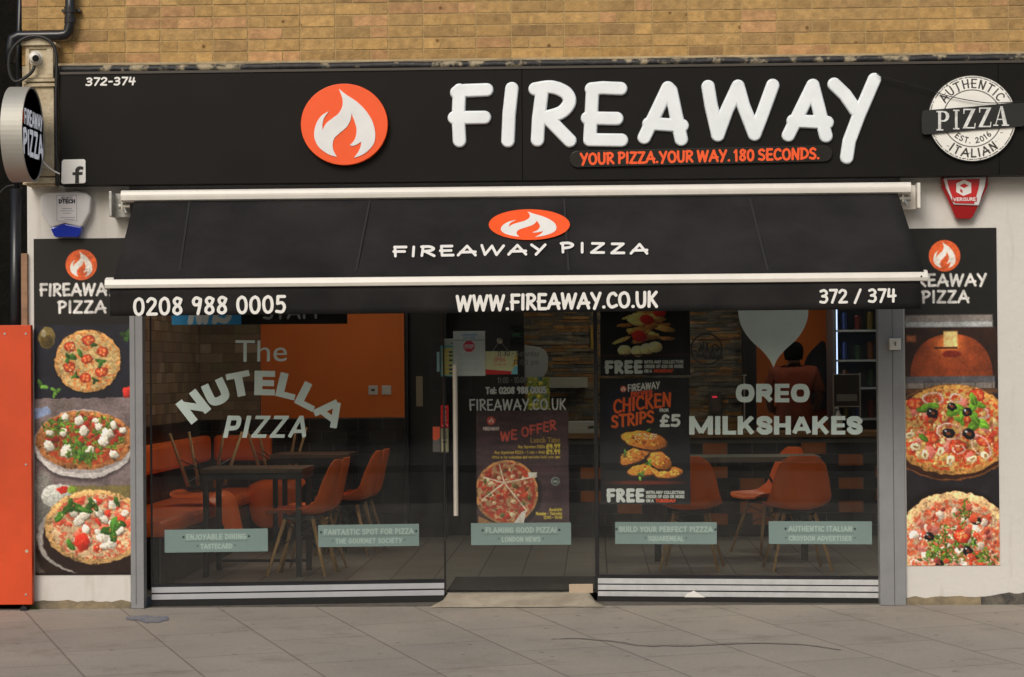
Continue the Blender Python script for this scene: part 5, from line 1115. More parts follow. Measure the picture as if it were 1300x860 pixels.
for x, y in ((794, 576), (812, 606), (824, 588), (822, 548), (814, 602)): basil(cv, x, y, 3.4, x, int(x), (96, 140, 50))
for i in range(24): cv.blob(r_.uniform(806, 834), r_.uniform(551, 558), .9, .7, 0, (236, 226, 200), .2, .5, i, 0)
cv.blob(819, 613, 44, 2.5, 0, (90, 30, 16), .1, 2, 3, 0)
cv.text("FREE", 771, 816, 636, 13.5, 2.3, (176, 180, 178), gap=.3)
for s_, y in (("WITH ANY COLLECTION", 627), ("ORDER OF £20 OR MORE", 632.3)): cv.text(s_, 820, 868, y, 3.2, .6, (160, 164, 160))
cv.text("ON A", 820, 829, 637.5, 3.2, .6, (160, 164, 160)); cv.text("TUESDAY", 832, 857, 637.5, 3.2, .6, (196, 66, 24))
po = thing("window_poster", "lower dark window poster of stacked chicken strips from five pounds", "poster", RI.at(819, 640)); panel("sheet", cv, RI, 0, .001, M_pback, M_paper, po, gain=GI)
# lunch offer poster on the door
cv = Canvas(605, 722, 522, 666, 2.4, (58, 40, 44)); cv.C[:] = np.array((62, 42, 46)) / 255. * (.72 + .56 * vnoise(cv.X * .02 + 3, cv.Y * .16, 8, 4))[..., None]
cv.blob(624, 534, 5.5, 5.5, 0, (196, 70, 54), 0, .6, 1, 0); cv.poly(flame_at(624, 534, 4.5, 4.5), (214, 200, 192), .4); cv.text("FIREAWAY", 614, 634, 546, 3.6, .55, (190, 176, 170))
cv.text("WE OFFER", 636, 706, 561, 11, 1.15, (186, 74, 60), yb1=545, jitter=.05); cv.text("Lunch Time", 674, 711, 562, 6, .6, (150, 122, 50))
cv.text("Any Signature PIZZA", 658, 692, 569, 3.2, .42, (176, 150, 52)); cv.text("£4.99", 694, 711, 569.5, 5, .85, (196, 176, 60)); cv.text("Any Signature PIZZA + 1 side + drink", 628, 692, 576, 3.2, .42, (176, 150, 52)); cv.text("£9.99", 694, 711, 576.5, 5, .85, (196, 176, 60))
cv.text("Offer is for collection and excludes build your own", 625, 711, 582, 3, .4, (176, 150, 52))
cv.blob(648, 628, 40, 42, 0, (26, 16, 16), .03, 3, 1, 0); pizza(cv, 643, 625, 40, 41, 51, crust=(170, 120, 72), sauce=(160, 54, 34), cheese=(196, 152, 108), chk=.52, wide=.08)
flecks(cv, 61, 60, 643, 624, 32, 32, [(150, 44, 30), (206, 176, 140), (90, 90, 46), (176, 70, 44), (120, 70, 40)], 1.2, 4, .6)
cv.strokes([[(640, 613), (668, 648)], [(640, 613), (681, 605)], [(640, 613), (634, 590)], [(640, 613), (612, 634)], [(640, 613), (614, 606)]], .9, (206, 190, 170)); cv.poly([(670, 600), (682, 600), (680, 607), (672, 606)], (190, 184, 174)); cv.poly([(652, 664), (662, 650), (668, 648), (664, 666), (650, 666)], (196, 190, 182)); cv.poly([(607, 655), (622, 662), (636, 666), (607, 666)], (150, 108, 66))
cv.blob(705, 611.5, 5.5, 5.5, 0, (120, 130, 122), 0, .5, 1, 0); cv.blob(705, 611.5, 4.2, 4.2, 0, (60, 62, 60), 0, .5, 1, 0); cv.text("HMC", 702, 708, 613, 2.6, .4, (140, 150, 142))
for s_, x0, x1, y in (("Available", 697, 713, 649), ("Monday - Thursday", 680, 713, 654), ("12:00 - 15:00", 690, 713, 659)): cv.text(s_, x0, x1, y, 3.4, .5, (186, 166, 56))
po = thing("window_poster", "maroon lunch offer poster with a cut pizza, on the glass door", "poster", DI.at(664, 664)); panel("sheet", cv, DI, 0, .001, M_pback, M_paper, po, gain=1.5, photo=1)

# five frosted review stickers
RV = [(209, 340, 672, 701, LW, "ENJOYABLE DINING", "TASTECARD", "pale green review sticker reading enjoyable dining, low on the left window"), (404, 532, 666, 694, LW, "FANTASTIC SPOT FOR PIZZA", "THE GOURMET SOCIETY", "pale green review sticker reading fantastic spot for pizza, beside the near orange chairs"),
      (598, 725, 664, 692, DP, "FLAMING GOOD PIZZA!", "LONDON NEWS", "pale green review sticker reading flaming good pizza, low on the door"), (781, 910, 663, 691, RW, "BUILD YOUR PERFECT PIZZZA", "SQUAREMEAL", "pale green review sticker reading build your perfect pizzza, under the chicken poster"), (976, 1107, 662, 691, RW, "AUTHENTIC ITALIAN", "CROYDON ADVERTISER", "pale green review sticker reading authentic Italian, lowest right on the window")]
for x0, x1, y0, y1, pl, s1, s2, lab in RV:
    cv = Canvas(x0, x1, y0, y1, 2.6, (116, 137, 134)); xm = (x0 + x1) / 2; wd = len(s1) * 2.35; h = y1 - y0
    lt = (152, 172, 165)
    cv.text(s1, xm - wd, xm + wd, y0 + h * .44, 6.2, .85, lt, gap=.22); cv.strokes([[(xm - wd - 3, y0 + h * .53), (xm + wd + 3, y0 + h * .53)]], .3, (88, 106, 100)); cv.strokes([[(xm - wd + .4, y0 + h * .47), (xm + wd, y0 + h * .47)]], .25, (92, 110, 104))
    for sx in (-1, 1): cv.blob(xm + sx * (wd + 4), y0 + h * .33, 1.5, 1.5, 0, (44, 56, 54), 0, .5, 1, 0); cv.blob(xm + sx * (len(s2) * 2.2 + 4), y0 + h * .72, 1.0, 1.0, 0, (70, 86, 82), 0, .5, 1, 0)
    w2 = len(s2) * 2.2; cv.text(s2, xm - w2, xm + w2, y0 + h * .84, 5.4, .75, lt, gap=.24)
    po = thing("review_sticker", lab, "window sticker", pl.at(xm, y1), "review stickers along the foot of the glass"); panel("sticker", cv, pl, .001, .0006, M_frost, M_paper, po, gain=1.0)

# notices on the door
def notice(name, label, cat, x0, x1, y0, y1, bg, draw, pl=None, gain=3.4, ss=4, off=-.020):
    pl = pl or vin(DP, off); cv = Canvas(x0, x1, y0, y1, ss, bg); draw(cv); po = thing(name, label, cat, pl.at((x0 + x1) / 2, y1)); panel("sheet", cv, pl, 0, .0008, M_pwhite, M_paper, po, gain=gain); return po
def d1(c):
    c.strokes([[(576, 432), (615, 432)]], .3, (50, 60, 60)); c.text("CORONAVIRUS", 586, 606, 426.5, 2.4, .35, (90, 110, 130)); c.text("STAY SAFE", 588, 603, 430, 2.2, .35, (90, 110, 130))
    o8 = [(595.5 + 7.5 * math.cos(R(22.5 + 45 * i)), 440 + 7.5 * math.sin(R(22.5 + 45 * i))) for i in range(8)]; c.poly(o8, (150, 40, 52)); c.text("STOP", 590, 601, 442.3, 4.2, .7, (190, 130, 136))
    r_ = random.Random(1)
    for y in (450, 452.2, 454.6, 457, 460.5, 462.6, 464.8, 467.5, 470): c.strokes([[(581 + r_.uniform(0, 3), y), (611 - r_.uniform(0, 6), y)]], .28, (110, 118, 124))
notice("paper_notice", "white A4 notice with a red octagonal stop symbol, on the door above the handle", "notice", 575.5, 616, 420.5, 477.5, (138, 148, 152), d1)
def d2(c):
    c.rect(561, 575, 441.5, 476.5, (134, 130, 80)); 
    for y in (446, 450.5, 456.5, 463, 468, 473): c.rect(570, 574.5, y, y + 2.4, (40, 48, 60)); c.rect(565, 569, y, y + 2, (150, 120, 50))
notice("leaflet", "narrow yellow and teal leaflet tucked behind the stop notice", "leaflet", 559.5, 578, 439, 478, (60, 112, 122), d2, off=-.024)
notice("card", "small pale card showing above the yellow leaflet on the door", "card", 563.5, 578, 430, 441, (120, 128, 120), lambda c: c.strokes([[(572, 436), (576, 436)]], .5, (60, 66, 66)), off=-.028)
def d3(c):
    c.poly([(616, 469), (650, 472), (650, 476), (616, 476)], (150, 30, 34)); c.poly([(657, 447), (657, 462), (650, 466)], (196, 110, 30)); c.poly([(652, 467), (658, 463), (658, 476), (648, 476)], (80, 130, 160)); c.text("OPEN", 627, 641, 459, 4, .5, (180, 90, 80)); c.text("COME IN", 626, 642, 464, 2.4, .35, (160, 110, 100)); c.text("WE ARE", 629, 637, 454, 2, .3, (170, 120, 110))
hs = notice("hanging_sign", "cream and red sign hanging by a cord from a suction hook on the door", "hanging sign", 616.3, 657, 446, 475.5, (150, 142, 112), d3)
b = MB(); hk = DI.at(634.5, 433); b.tube([DI.at(625, 446.5), hk, DI.at(646, 446.5)], .0012, 6); b.build("cord", M_steel, hs)
b = MB(); b.lathe([(0, 0), (.018, .0), (.02, .004), (.008, .012), (.006, .022), (0, .022)], hk, 16, M=Matrix.Rotation(R(90), 3, 'X')); b.build("suction_hook", mat("clear_plastic_hook", (.5, .5, .42), .2), hs, smooth=True)
notice("card_strip", "thin pale card strip standing at the left edge of the door", "card", 554.5, 558, 447, 472, (100, 124, 130), lambda c: None, pl=vin(LW, -.02))
notice("push_sticker", "red vertical push sticker on the door beside the handle", "door sticker", 559.5, 569.5, 514.5, 543, (176, 22, 24), lambda c: [c.text(ch, 562.8, 566.2, y, 3.6, .55, (196, 170, 166)) for ch, y in (("P", 520), ("U", 525), ("S", 530.2), ("H", 535.4))] + [c.strokes([catmull([(562, 541), (564, 538), (567, 539), (568, 541.5)], 4)], .5, (200, 150, 140))], gain=1.9)
def d5(c): c.rect(561, 568, 558, 573, (124, 118, 96), .5); c.rect(562, 567, 560, 563, (80, 76, 62), .5)
notice("card_reader_label", "dull beige label under the red push sticker on the door", "door sticker", 559.5, 569.5, 544, 574.5, (92, 88, 72), d5)
notice("two_tone_sticker", "small half orange, half grey sticker left of the push sticker", "window sticker", 549.5, 558.5, 542, 574, (92, 88, 86), lambda c: c.poly([(549, 541), (559, 541), (558.5, 556), (553, 559.5), (549, 558)], (214, 74, 44)), pl=vin(LW, -.02), gain=1.9)
def d6(c):
    c.put((slice(None), slice(None)), np.clip(1 - np.abs(np.hypot(c.X - 656.5, c.Y - 425.5) - 8) / 1.0, 0, 1) * .7, (50, 96, 70)); c.text("HMC", 651, 662, 428, 5, .7, (50, 96, 70))
notice("hygiene_sticker", "dark square sticker with a green ring emblem near the top of the door", "door sticker", 648.5, 665.5, 413.5, 439.5, (16, 18, 17), d6, gain=1.6)
notice("yellow_leaflet", "yellow and green patterned leaflet on the door below the opening hours", "leaflet", 669.5, 697.5, 479, 520, (128, 130, 44), lambda c: flecks(c, 5, 46, 683, 500, 15, 22, [(70, 90, 60), (170, 160, 60), (50, 84, 110), (150, 150, 110), (96, 110, 40)], 1.2, 3.5), gain=1.5, off=-.03)
# top-left banner strips in the window
def d7(c):
    c.rect(306, 441, 370, 413, (9, 9, 13)); c.strokes(layout("NHS", 240, 290, 408.5, 408, 26, slant=.2), 3.4, (196, 206, 212)); c.strokes(layout("STAFF", 334, 410, 404.8, 403.8, 16), 1.6, (150, 150, 152))
cvp = vin(LW, -.02); cv = Canvas(218, 441, 378, 412, 2.5, (48, 130, 180)); d7(cv); po = thing("window_banner", "blue and black banner strip half hidden behind the valance in the left window", "banner", cvp.at(330, 412)); panel("sheet", cv, cvp, 0, .001, M_pback, M_paper, po, gain=2.0)

# ================================================================== left end of the front
cy0, cy1 = -.15, .0
cx0, cx1 = P(30, 150, -.15).x, P(70, 150, -.15).x; cm_ = (cx0 + cx1) / 2
zc = lambda y: P(50, y, -.15).z
co_ = thing("console_bracket", "old cream painted console bracket with a small gable, left of the fascia", "console bracket", (cm_, -.07, zc(232)))
b = MB(); b.box(cx0 + .01, cx1 - .012, cy0 + .02, -.001, zc(236), zc(58)); b.build("shaft", M_cream, co_, bevel=.004)
b = MB(); b.prism([(cx0 - .012, -.165, zc(58)), (cx1 + .01, -.165, zc(58)), (cx1 + .01, -.165, zc(55)), (cm_, -.165, zc(48)), (cx0 - .012, -.165, zc(55))], (0, .16, 0)); b.build("gable_cap", M_cream, co_, bevel=.003)
b = MB(); x0, x1 = cx0 + .012, cx1 - .014
for (a, c, d, e_) in ((x0, x1, zc(62), zc(58.5)), (x0, x1, zc(99), zc(95)), (x0, x0 + .025, zc(95), zc(62)), (x1 - .04, x1, zc(95), zc(62))): b.box(a, c, -.142, -.1301, d, e_)
b.build("panel_frame", M_cream, co_, bevel=.002); b = MB(); b.box(cx0, cx1 - .002, -.155, -.1301, zc(104), zc(100)); b.box(cx0 + .0, cx1 - .002, -.15, -.1301, zc(110), zc(106)); b.box(cx0, cx1, -.15, -.1301, zc(224), zc(217)); b.box(cx0, cx1, -.16, -.1301, zc(233), zc(226)); b.build("mouldings", M_cream, co_, bevel=.002)
# camera
q = P(43, 73, -.17); cc = thing("security_camera", "white dome security camera on the cream console bracket", "security camera", q)
b = MB(); Mx = Matrix.Rotation(R(90), 3, 'X'); b.lathe([(0, -.03), (.048, -.03), (.05, -.01), (.044, .0), (0, .002)], (q.x, -.135, q.z), 20, M=Mx); b.build("base", M_white, cc, smooth=True)
b = MB(); b.lathe([(.038 * math.sin(R(a)), -.038 * math.cos(R(a))) for a in range(0, 181, 15)], (q.x + .004, -.165, q.z), 20); b.build("eyeball", M_white, cc, smooth=True)
b = MB(); dv = Vector((.35, -.8, -.28)).normalized(); c0 = Vector((q.x + .004, -.165, q.z)); b.tube([c0 + dv * .03, c0 + dv * .044], [.022, .02], 16); b.build("lens", M_darkwood, cc)
# cables
b = MB(); cpts = [(44, 84), (40, 92), (30, 100), (20, 104), (14, 98), (11, 85), (13, 68), (22, 55), (36, 47), (52, 47), (65, 54), (71, 68), (72, 90), (71, 130), (72, 200), (72.5, 236)]
b.tube([P(x, y, -.185 if i > 1 else -.17) for i, (x, y) in enumerate(catmull(cpts, 6))], .011, 8); tag(b.build("looped_cable", M_cable, None, smooth=True), "thick black cable looped round the cream console bracket and camera", "cable")
b = MB(); b.tube([P(x, y, -.2) for x, y in catmull([(53, 203), (60, 211), (68, 217), (76, 221)], 6)], .005, 8); tag(b.build("white_wire", M_vwhite, None, smooth=True), "short white wire running from the round drum sign to the small f sign", "wire")
# downpipe
b = MB(); yy = -.07; b.tube([P(90, -60, yy), P(89, 20, yy), P(88.5, 32, yy), P(87, 40, yy), P(83, 44, yy), P(76, 45, yy), P(24, 46, yy), P(16, 49, yy), P(14, 60, yy), P(13, 80, yy)], .033, 16)
dpo = b.build("downpipe", M_pipe, None, smooth=True); tag(dpo, "black downpipe turning left above the cream console bracket", "downpipe")
for yp in (13, 26):
    c = P(89.3, yp, yy); b = MB(); b.tube([(c.x, yy, c.z - .018), (c.x, yy, c.z + .018)], .039, 16); b.build("collar", M_pipe, dpo)
c = P(89.3, 13, yy); b = MB(); b.box(c.x - .06, c.x + .06, yy + .015, yy + .065, c.z - .008, c.z + .008); b.build("clip", M_pipe, dpo)
# projecting drum sign
pc = P(42.5, 171, -.47); xr = pc.x; th = .135; dr_ = thing("drum_sign", "round projecting drum sign with brushed metal rim, seen nearly edge on", "projecting sign", (xr - th / 2, -.47, pc.z - .3))
Ry = Matrix.Rotation(R(90), 3, 'Y'); rad = .295
b = MB(); b.lathe([(rad - .02, -th), (rad, -th), (rad, 0), (rad - .012, .0), (rad - .012, -.006), (rad - .02, -.006)], (xr, -.47, pc.z), 64, M=Ry); b.build("rim", mat("drum_metal", (.46, .45, .41), .62, metal=.6, noise=.05, nscale=3), dr_, bevel=.001)
for p in bpy.data.meshes[-1].polygons if False else []: pass
b = MB(); b.lathe([(0, -.006), (rad - .013, -.006)], (xr, -.47, pc.z), 64, M=Ry); b.lathe([(0, -th + .001), (rad - .013, -th + .001)], (xr, -.47, pc.z), 64, M=Ry); b.build("face", mat("black_sign_face", (.01, .01, .012), .15), dr_)
for sz in (1, -1):
    b = MB(); b.box(xr - .09, xr - .05, -.18, -.15, pc.z + sz * .16 - .06, pc.z + sz * .16 + .06); b.build("wall_bracket", M_galv, dr_)
# lettering on the side face: a plane whose horizontal runs away from the viewer
class SideP:
    def __init__(s, x, yc, zc_): s.x, s.yc, s.zc = x, yc, zc_
    def at(s, u, v, off=0): return Vector((s.x + off, s.yc + u, s.zc + v))
def side_strokes(text, u0, u1, v0, cap, hw, x, m, name, parent):
    b = MB(); k = 0
    for pl_ in layout(text, u0 * 1000, u1 * 1000, -v0 * 1000, -v0 * 1000, cap * 1000):
        for (a, c) in zip(pl_[:-1], pl_[1:]):
            a = Vector((a[0] / 1000, -a[1] / 1000)); c = Vector((c[0] / 1000, -c[1] / 1000)); d = (c - a); d = d.normalized() if d.length > 1e-6 else Vector((1, 0)); nn = Vector((-d.y, d.x)) * hw; e = d * hw * .6; k += 1; off = .0006 + (k % 9) * .00012
            b.add([(x + off, pc_y + p.x, pc.z + p.y) for p in (a - e - nn, c + e - nn, c + e + nn, a - e + nn)], [(0, 1, 2, 3)])
    return b.build(name, m, parent)
pc_y = -.47; M_lit = mat("lit_white_face", (.8, .8, .85), .4, emit=(.85, .88, 1), estr=.25)
side_strokes("FIREAWAY", -.21, .25, .05, .085, .010, xr - .005, M_lit, "side_lettering", dr_); side_strokes("PIZZA", -.24, .26, -.13, .14, .016, xr - .005, M_lit, "side_lettering", dr_)
b = MB(); b.v = [(xr - .0045, pc_y - .25 + .03 * math.cos(2 * math.pi * i / 20), pc.z + .09 + .045 * math.sin(2 * math.pi * i / 20)) for i in range(20)]; b.f = [tuple(range(20))]; b.c = [None]; b.mi = [0]; b.build("red_mark", M_orange, dr_)

# alarm boxes
def poly_box(name, pts, th, m, parent, inset=0, off=0.0, bevel=.004): return px_prism(pts, Pl((0, off, 0), (1, 0, 0)), 0.0005, th).build(name, m, parent, bevel=bevel)
al = thing("alarm_box", "white alarm sounder with blue lens and printed label, above the left poster", "alarm box", P(86, 300, 0))
M_alw = mat("white_alarm_plastic", (.66, .65, .66), .35, noise=.02); M_blue2 = mat("blue_lens", (.012, .035, .40), .15, coat=.6)
poly_box("cover", [(54, 252), (57, 248), (64, 246), (101, 244), (113, 246), (119, 251), (117, 271), (107, 289), (103, 289), (85.5, 284.5), (69, 290), (66, 289), (55.5, 271)], .075, M_alw, al, bevel=.012)
poly_box("lens", [(67, 290.5), (85.5, 285), (107.5, 289.5), (104, 300), (101, 302), (74, 302), (71, 300)], .07, M_blue2, al, off=-.002, bevel=.008)
cv = Canvas(71.5, 98, 247.5, 281.5, 5, (196, 192, 196)); cv.strokes([[(72.3, 248.3), (97.3, 248.3), (97.3, 280.8), (72.3, 280.8), (72.3, 248.3)]], .25, (110, 110, 115)); cv.text("DTECH", 75, 95, 258, 4.2, .75, (30, 32, 40)); cv.text("SECURITY", 78, 92, 252.5, 2.2, .3, (90, 90, 96))
for y, x0, x1 in ((265, 79, 91), (268, 77, 93), (271, 80, 90), (276.5, 77, 95), (279, 82, 94)): cv.strokes([[(x0, y), (x1, y)]], .35, (120, 122, 128))
panel("label", cv, Pl((0, -.0757, 0), (1, 0, 0)), 0, .0006, M_pwhite, M_paper, al, gain=1.25)
al = thing("alarm_box", "tapered red alarm sounder with white border, below the fascia at the right", "alarm box", P(1222, 277, 0))
M_red = mat("red_translucent_plastic", (.30, .008, .010), .2, coat=.5)
poly_box("lens", [(1193, 226), (1252, 224), (1253, 236), (1243, 257), (1233, 277), (1230, 279), (1214, 279), (1211, 277), (1202, 256), (1194, 240)], .06, M_red, al, bevel=.006)
poly_box("border", [(1196, 227), (1250, 225.5), (1248, 238), (1240.5, 262), (1209, 261), (1199, 240)], .07, M_alw, al, off=-.002, bevel=.006)
o = poly_box("front_plate", [(1202, 228.5), (1244, 227.5), (1242, 240), (1236.5, 259), (1212, 258.3), (1205, 240)], .003, mat("red_plate", (.52, .012, .015), .35), al, off=-.0726, bevel=.001)
ep = Pl((0, -.0762, 0), (1, 0, 0)); b = px_prism([(1214, 233), (1224, 228.5), (1233, 232.5), (1233, 245), (1223, 249), (1214, 244)], ep, .0002, .0006); b.build("emblem", M_vwhite, o)
b = px_prism([(1218, 236), (1224, 233), (1230, 236), (1224, 239)], ep, .001, .0004); b.build("emblem_gap", MATS["red_plate"], o); b = px_prism([(1219, 240), (1222, 242), (1222, 245.5), (1219, 243.5)], ep, .001, .0004); b.build("emblem_gap", MATS["red_plate"], o)
cv = Canvas(1209, 1240, 250.5, 256, 6, (150, 20, 24)); cv.text("VERISURE", 1210.5, 1238.5, 255, 3.6, .55, (206, 196, 196)); panel("label", cv, ep, .0003, .0004, MATS["red_plate"], M_paper, o, gain=1.2)

# neighbouring property at the far left: black void, pipe, timber post and orange hoarding
nb = thing("neighbour_wall", "near black brick wall of the next property at the far left edge", "wall", (-4.2, .6, 0))
b = MB(); b.box(-9, XL - .01, .5, .8, -.1, 6); b.box(XL - .2, XL - .015, .02, .49, -.1, FZ0) if False else None; b.build("brickwork", mat("near_black_wall", (.003, .003, .0025), .95, col2=(.008, .007, .005), nscale=14, bump=.6, bscale=40, spec=.15), nb)  # near-black base colour over the whole neighbour wall
b = MB(); b.tube([P(20, 240, .05), P(19, 500, .05)], .035, 12); b.tube([P(27, -60, .06), P(24, 60, .06), P(22, 240, .06)], .02, 8); b.build("soil_pipe", M_pipe, nb, smooth=True)
for x in (12, 22): pass
b = MB(); b.tube([P(x, y, .2) for x, y in catmull([(0, 245), (8, 238), (18, 236), (28, 240)], 5)], .008, 6); tag(b.build("wall_cable", M_cable, None), "thin black cable sagging across the dark gap under the drum sign", "cable")
q0, q1 = P(27, 322, -.02), P(35, 415, -.02); b = MB(); b.box(q0.x, q1.x + .002, -.03, .05, -.02, q0.z); tag(b.build("timber_post", mat("raw_timber", (.30, .17, .10), .8, noise=.25, nscale=9), None, bevel=.003), "raw timber post standing between the orange hoarding and the white pier", "timber post")
b = MB(); x1 = P(40, 600, -.09).x; b.box(-5.5, x1, -.09, -.035, P(20, 768, -.09).z, P(20, 413, -.09).z); hp_ = b.build("hoarding_panel", M_hoard, None, bevel=.003)
for (x, y) in ((33, 424), (33, 590), (33, 755), (6, 424)):
    s__ = P(x, y, -.09); b = MB(); b.tube([(s__.x, -.0905, s__.z), (s__.x, -.094, s__.z)], .007, 10); b.build("screw", M_galv, hp_)
b = MB(); s__ = P(34, 700, -.09); b.tube([(s__.x, -.0903, s__.z), (s__.x, -.0915, s__.z)], .011, 8); b.build("paint_chip", M_cream, hp_)
tag(hp_, "plain orange painted hoarding panel at the far left of the pavement", "hoarding")
q = P(33, 773, -.03); b = MB(); b.tube([(q.x, -.10, q.z + .002), (q.x, -.0, q.z + .002)], .022, 14); tag(b.build("drain_stub", M_pipe, None), "small black pipe stub on the ground under the orange hoarding", "pipe")
r_ = random.Random(4); b = MB()
for i in range(40):
    q = P(42 + r_.uniform(-4, 6), 777, -.04); a = r_.uniform(0, 6.28); l = r_.uniform(.01, .03); v = Vector((math.cos(a) * l * .6, math.sin(a) * l * .5, l)); o_ = Vector((q.x, -.035 + r_.uniform(-.01, .01), 0)); s_ = Vector((-math.sin(a), math.cos(a), 0)) * .004
    b.add([o_ - s_, o_ + s_, o_ + v], [(0, 1, 2)])
o = b.build("weed_tuft", mat("weed_green", (.06, .09, .02), .8), None); tag(o, "tiny tuft of weeds at the foot of the white pier by the hoarding", "weeds")

# ================================================================== furniture inside
def chair_proto():
    t_ = thing("dining_chair", "x", "chair", (0, 0, 0), "orange shell chairs in the seating area")
    prof = catmull([(-.225, .425), (-.20, .445), (-.10, .438), (.02, .428), (.12, .432), (.185, .47), (.215, .55), (.235, .65), (.26, .75), (.275, .82)], 3); n = len(prof); co = []; nx = 16
    for i, (y, z) in enumerate(prof):
        s = i / (n - 1); hw = np.interp(s, [0, .1, .35, .55, .75, .9, 1], [.17, .215, .232, .228, .205, .165, .085])
        for k in range(nx + 1):
            u = -1 + 2 * k / nx; cu = abs(u) ** 2.6; up = np.interp(s, [0, .3, .5, .7, 1], [.012, .05, .07, .02, 0]); fw = np.interp(s, [0, .3, .5, .7, 1], [0, .0, .05, .055, .02])
            co.append((hw * u, y - fw * cu, z + up * cu))
    k = np.arange(n * (nx + 1)).reshape(n, nx + 1); fc = np.stack([k[:-1, :-1], k[:-1, 1:], k[1:, 1:], k[1:, :-1]], -1).reshape(-1, 4)
    sh = link("shell", np_mesh("shell", np.array(co), fc, None, True), M_shell, t_); m_ = sh.modifiers.new("thick", 'SOLIDIFY'); m_.thickness = .008; m_.offset = 0; sb = sh.modifiers.new("smooth", 'SUBSURF'); sb.levels = 1; sb.render_levels = 1
    for sx in (-1, 1):
        for sy in (-1, 1):
            b = MB(); b.tube([(sx * .11, sy * .10, .40), (sx * .21, sy * .21, 0)], [.0155, .0095], 10); b.build("leg", M_beech, t_, smooth=True)
    b = MB()
    for sx in (-1, 1): b.tube([(sx * .12, -.11, .40), (sx * .12, .11, .40)], .006, 6); b.tube([(sx * .12, -.11, .37), (-sx * .165, .155, .19)], .004, 6); b.tube([(sx * .12, .11, .37), (-sx * .165, -.155, .19)], .004, 6)
    for sy in (-1, 1): b.tube([(-.12, sy * .11, .395), (.12, sy * .11, .395)], .006, 6)
    b.box(-.12, .12, -.11, .11, .408, .42); b.build("wire_base", M_wire, t_)
    return t_
proto = chair_proto(); first = [True]
def copy_tree(o, parent=None):
    c = o.copy(); COL.objects.link(c); c.parent = parent
    for ch in o.children: copy_tree(ch, c)
    return c
def chair(px, y, rz, label, z=FLZ, rx=0.0):
    global first
    X = px_at(px, y); o = proto if first[0] else copy_tree(proto); first[0] = False
    o.location = (X, y, z); o.rotation_euler = (rx, 0, rz); o["label"] = label; return o
def px_at(px, y): return P(px, 600, y).x
# rz: the shell faces local -Y; +90 deg turns it to face +X, -90 deg to face -X
chair(384, 1.75, R(-97), "orange shell chair nearest the glass in the left window, side on, facing the black table")
chair(396, 2.1, R(-95), "orange shell chair directly behind the nearest side-on chair in the left window")
chair(441, 3.55, R(-98), "farther orange shell chair left of the pair beside the second table")
chair(451, 3.95, R(-96), "rearmost orange shell chair, right of the far pair in the left window")
chair(262, 2.55, R(80), "orange shell chair turned upside down on the left bench, legs in the air", z=1.05, rx=R(180))
chair(352, 4.75, R(-5), "upside down orange shell chair on the back bench behind the near table", z=1.03, rx=R(180))
chair(877, 2.05, R(172), "orange shell chair seen from behind, partly hidden by the chicken strips poster")
chair(1011, 2.0, R(186), "orange shell chair seen squarely from behind, under the milkshake lettering")
chair(974, 3.5, R(-60), "orange shell chair on the far side of the right table, angled to the left")

# tables
def table(name, label, x0, x1, y0, y1, top, thick, mt_, leg, parent_group="cafe tables", brace=False, ins=.02):
    t_ = thing(name, label, "table", ((x0 + x1) / 2, (y0 + y1) / 2, FLZ), parent_group)
    b = MB(); b.box(x0, x1, y0, y1, top - thick, top); b.build("tabletop", mt_, t_, bevel=.002)
    if not brace:
        for xx in (x0 + ins, x1 - ins - leg):
            for yy in (y0 + ins, y1 - ins - leg): b = MB(); b.box(xx, xx + leg, yy, yy + leg, FLZ, top - thick - .03); b.build("leg", M_wire, t_, bevel=.002)
        b = MB(); b.box(x0 + .005, x1 - .005, y0 + .005, y0 + .025, top - thick - .045, top - thick - .001); b.box(x0 + .005, x1 - .005, y1 - .025, y1 - .005, top - thick - .045, top - thick - .001); b.box(x0 + .005, x0 + .025, y0 + .026, y1 - .026, top - thick - .045, top - thick - .001); b.box(x1 - .025, x1 - .005, y0 + .026, y1 - .026, top - thick - .045, top - thick - .001); b.build("apron", M_wire, t_)
        b = MB(); b.box(x0 + ins + leg + .001, x1 - ins - leg - .001, y1 - ins - leg, y1 - ins - leg + .02, FLZ + .06, FLZ + .08); b.build("foot_rail", M_wire, t_)
    else:
        for sx, xx in ((1, x0 + .10), (-1, x1 - .10)):
            b = MB(); b.box(xx - leg / 2, xx + leg / 2, (y0 + y1) / 2 - leg / 2, (y0 + y1) / 2 + leg / 2, FLZ, top - thick); b.build("leg", M_wire, t_, bevel=.002)
            b = MB(); b.tube([(xx, (y0 + y1) / 2 - .02, FLZ + .14), (xx + sx * .12, (y0 + y1) / 2 - .02, FLZ + .40), (xx + sx * .34, (y0 + y1) / 2 - .02, top - thick)], .009, 8); b.build("brace", M_wire, t_)
    return t_
M_ttop = mat("dark_table_laminate", (.12, .085, .055), .35, noise=.2, nscale=8); M_tpale = mat("pale_green_laminate", (.17, .19, .15), .3, noise=.05)
table("dining_table", "black square-legged dining table nearest the glass in the left window", px_at(253, 1.5), px_at(385, 1.5), 1.5, 2.15, FLZ + .76, .028, M_ttop, .038)
table("dining_table", "second black dining table farther back, left of the far pair of chairs", px_at(350, 4.1), px_at(448, 4.1), 3.75, 4.4, FLZ + .78, .028, M_ttop, .038)
table("dining_table", "pale topped table with black braced legs among the orange chairs on the right", px_at(818, 2.6), px_at(1040, 2.6), 2.45, 3.05, FLZ + .785, .035, M_tpale, .05, brace=True)
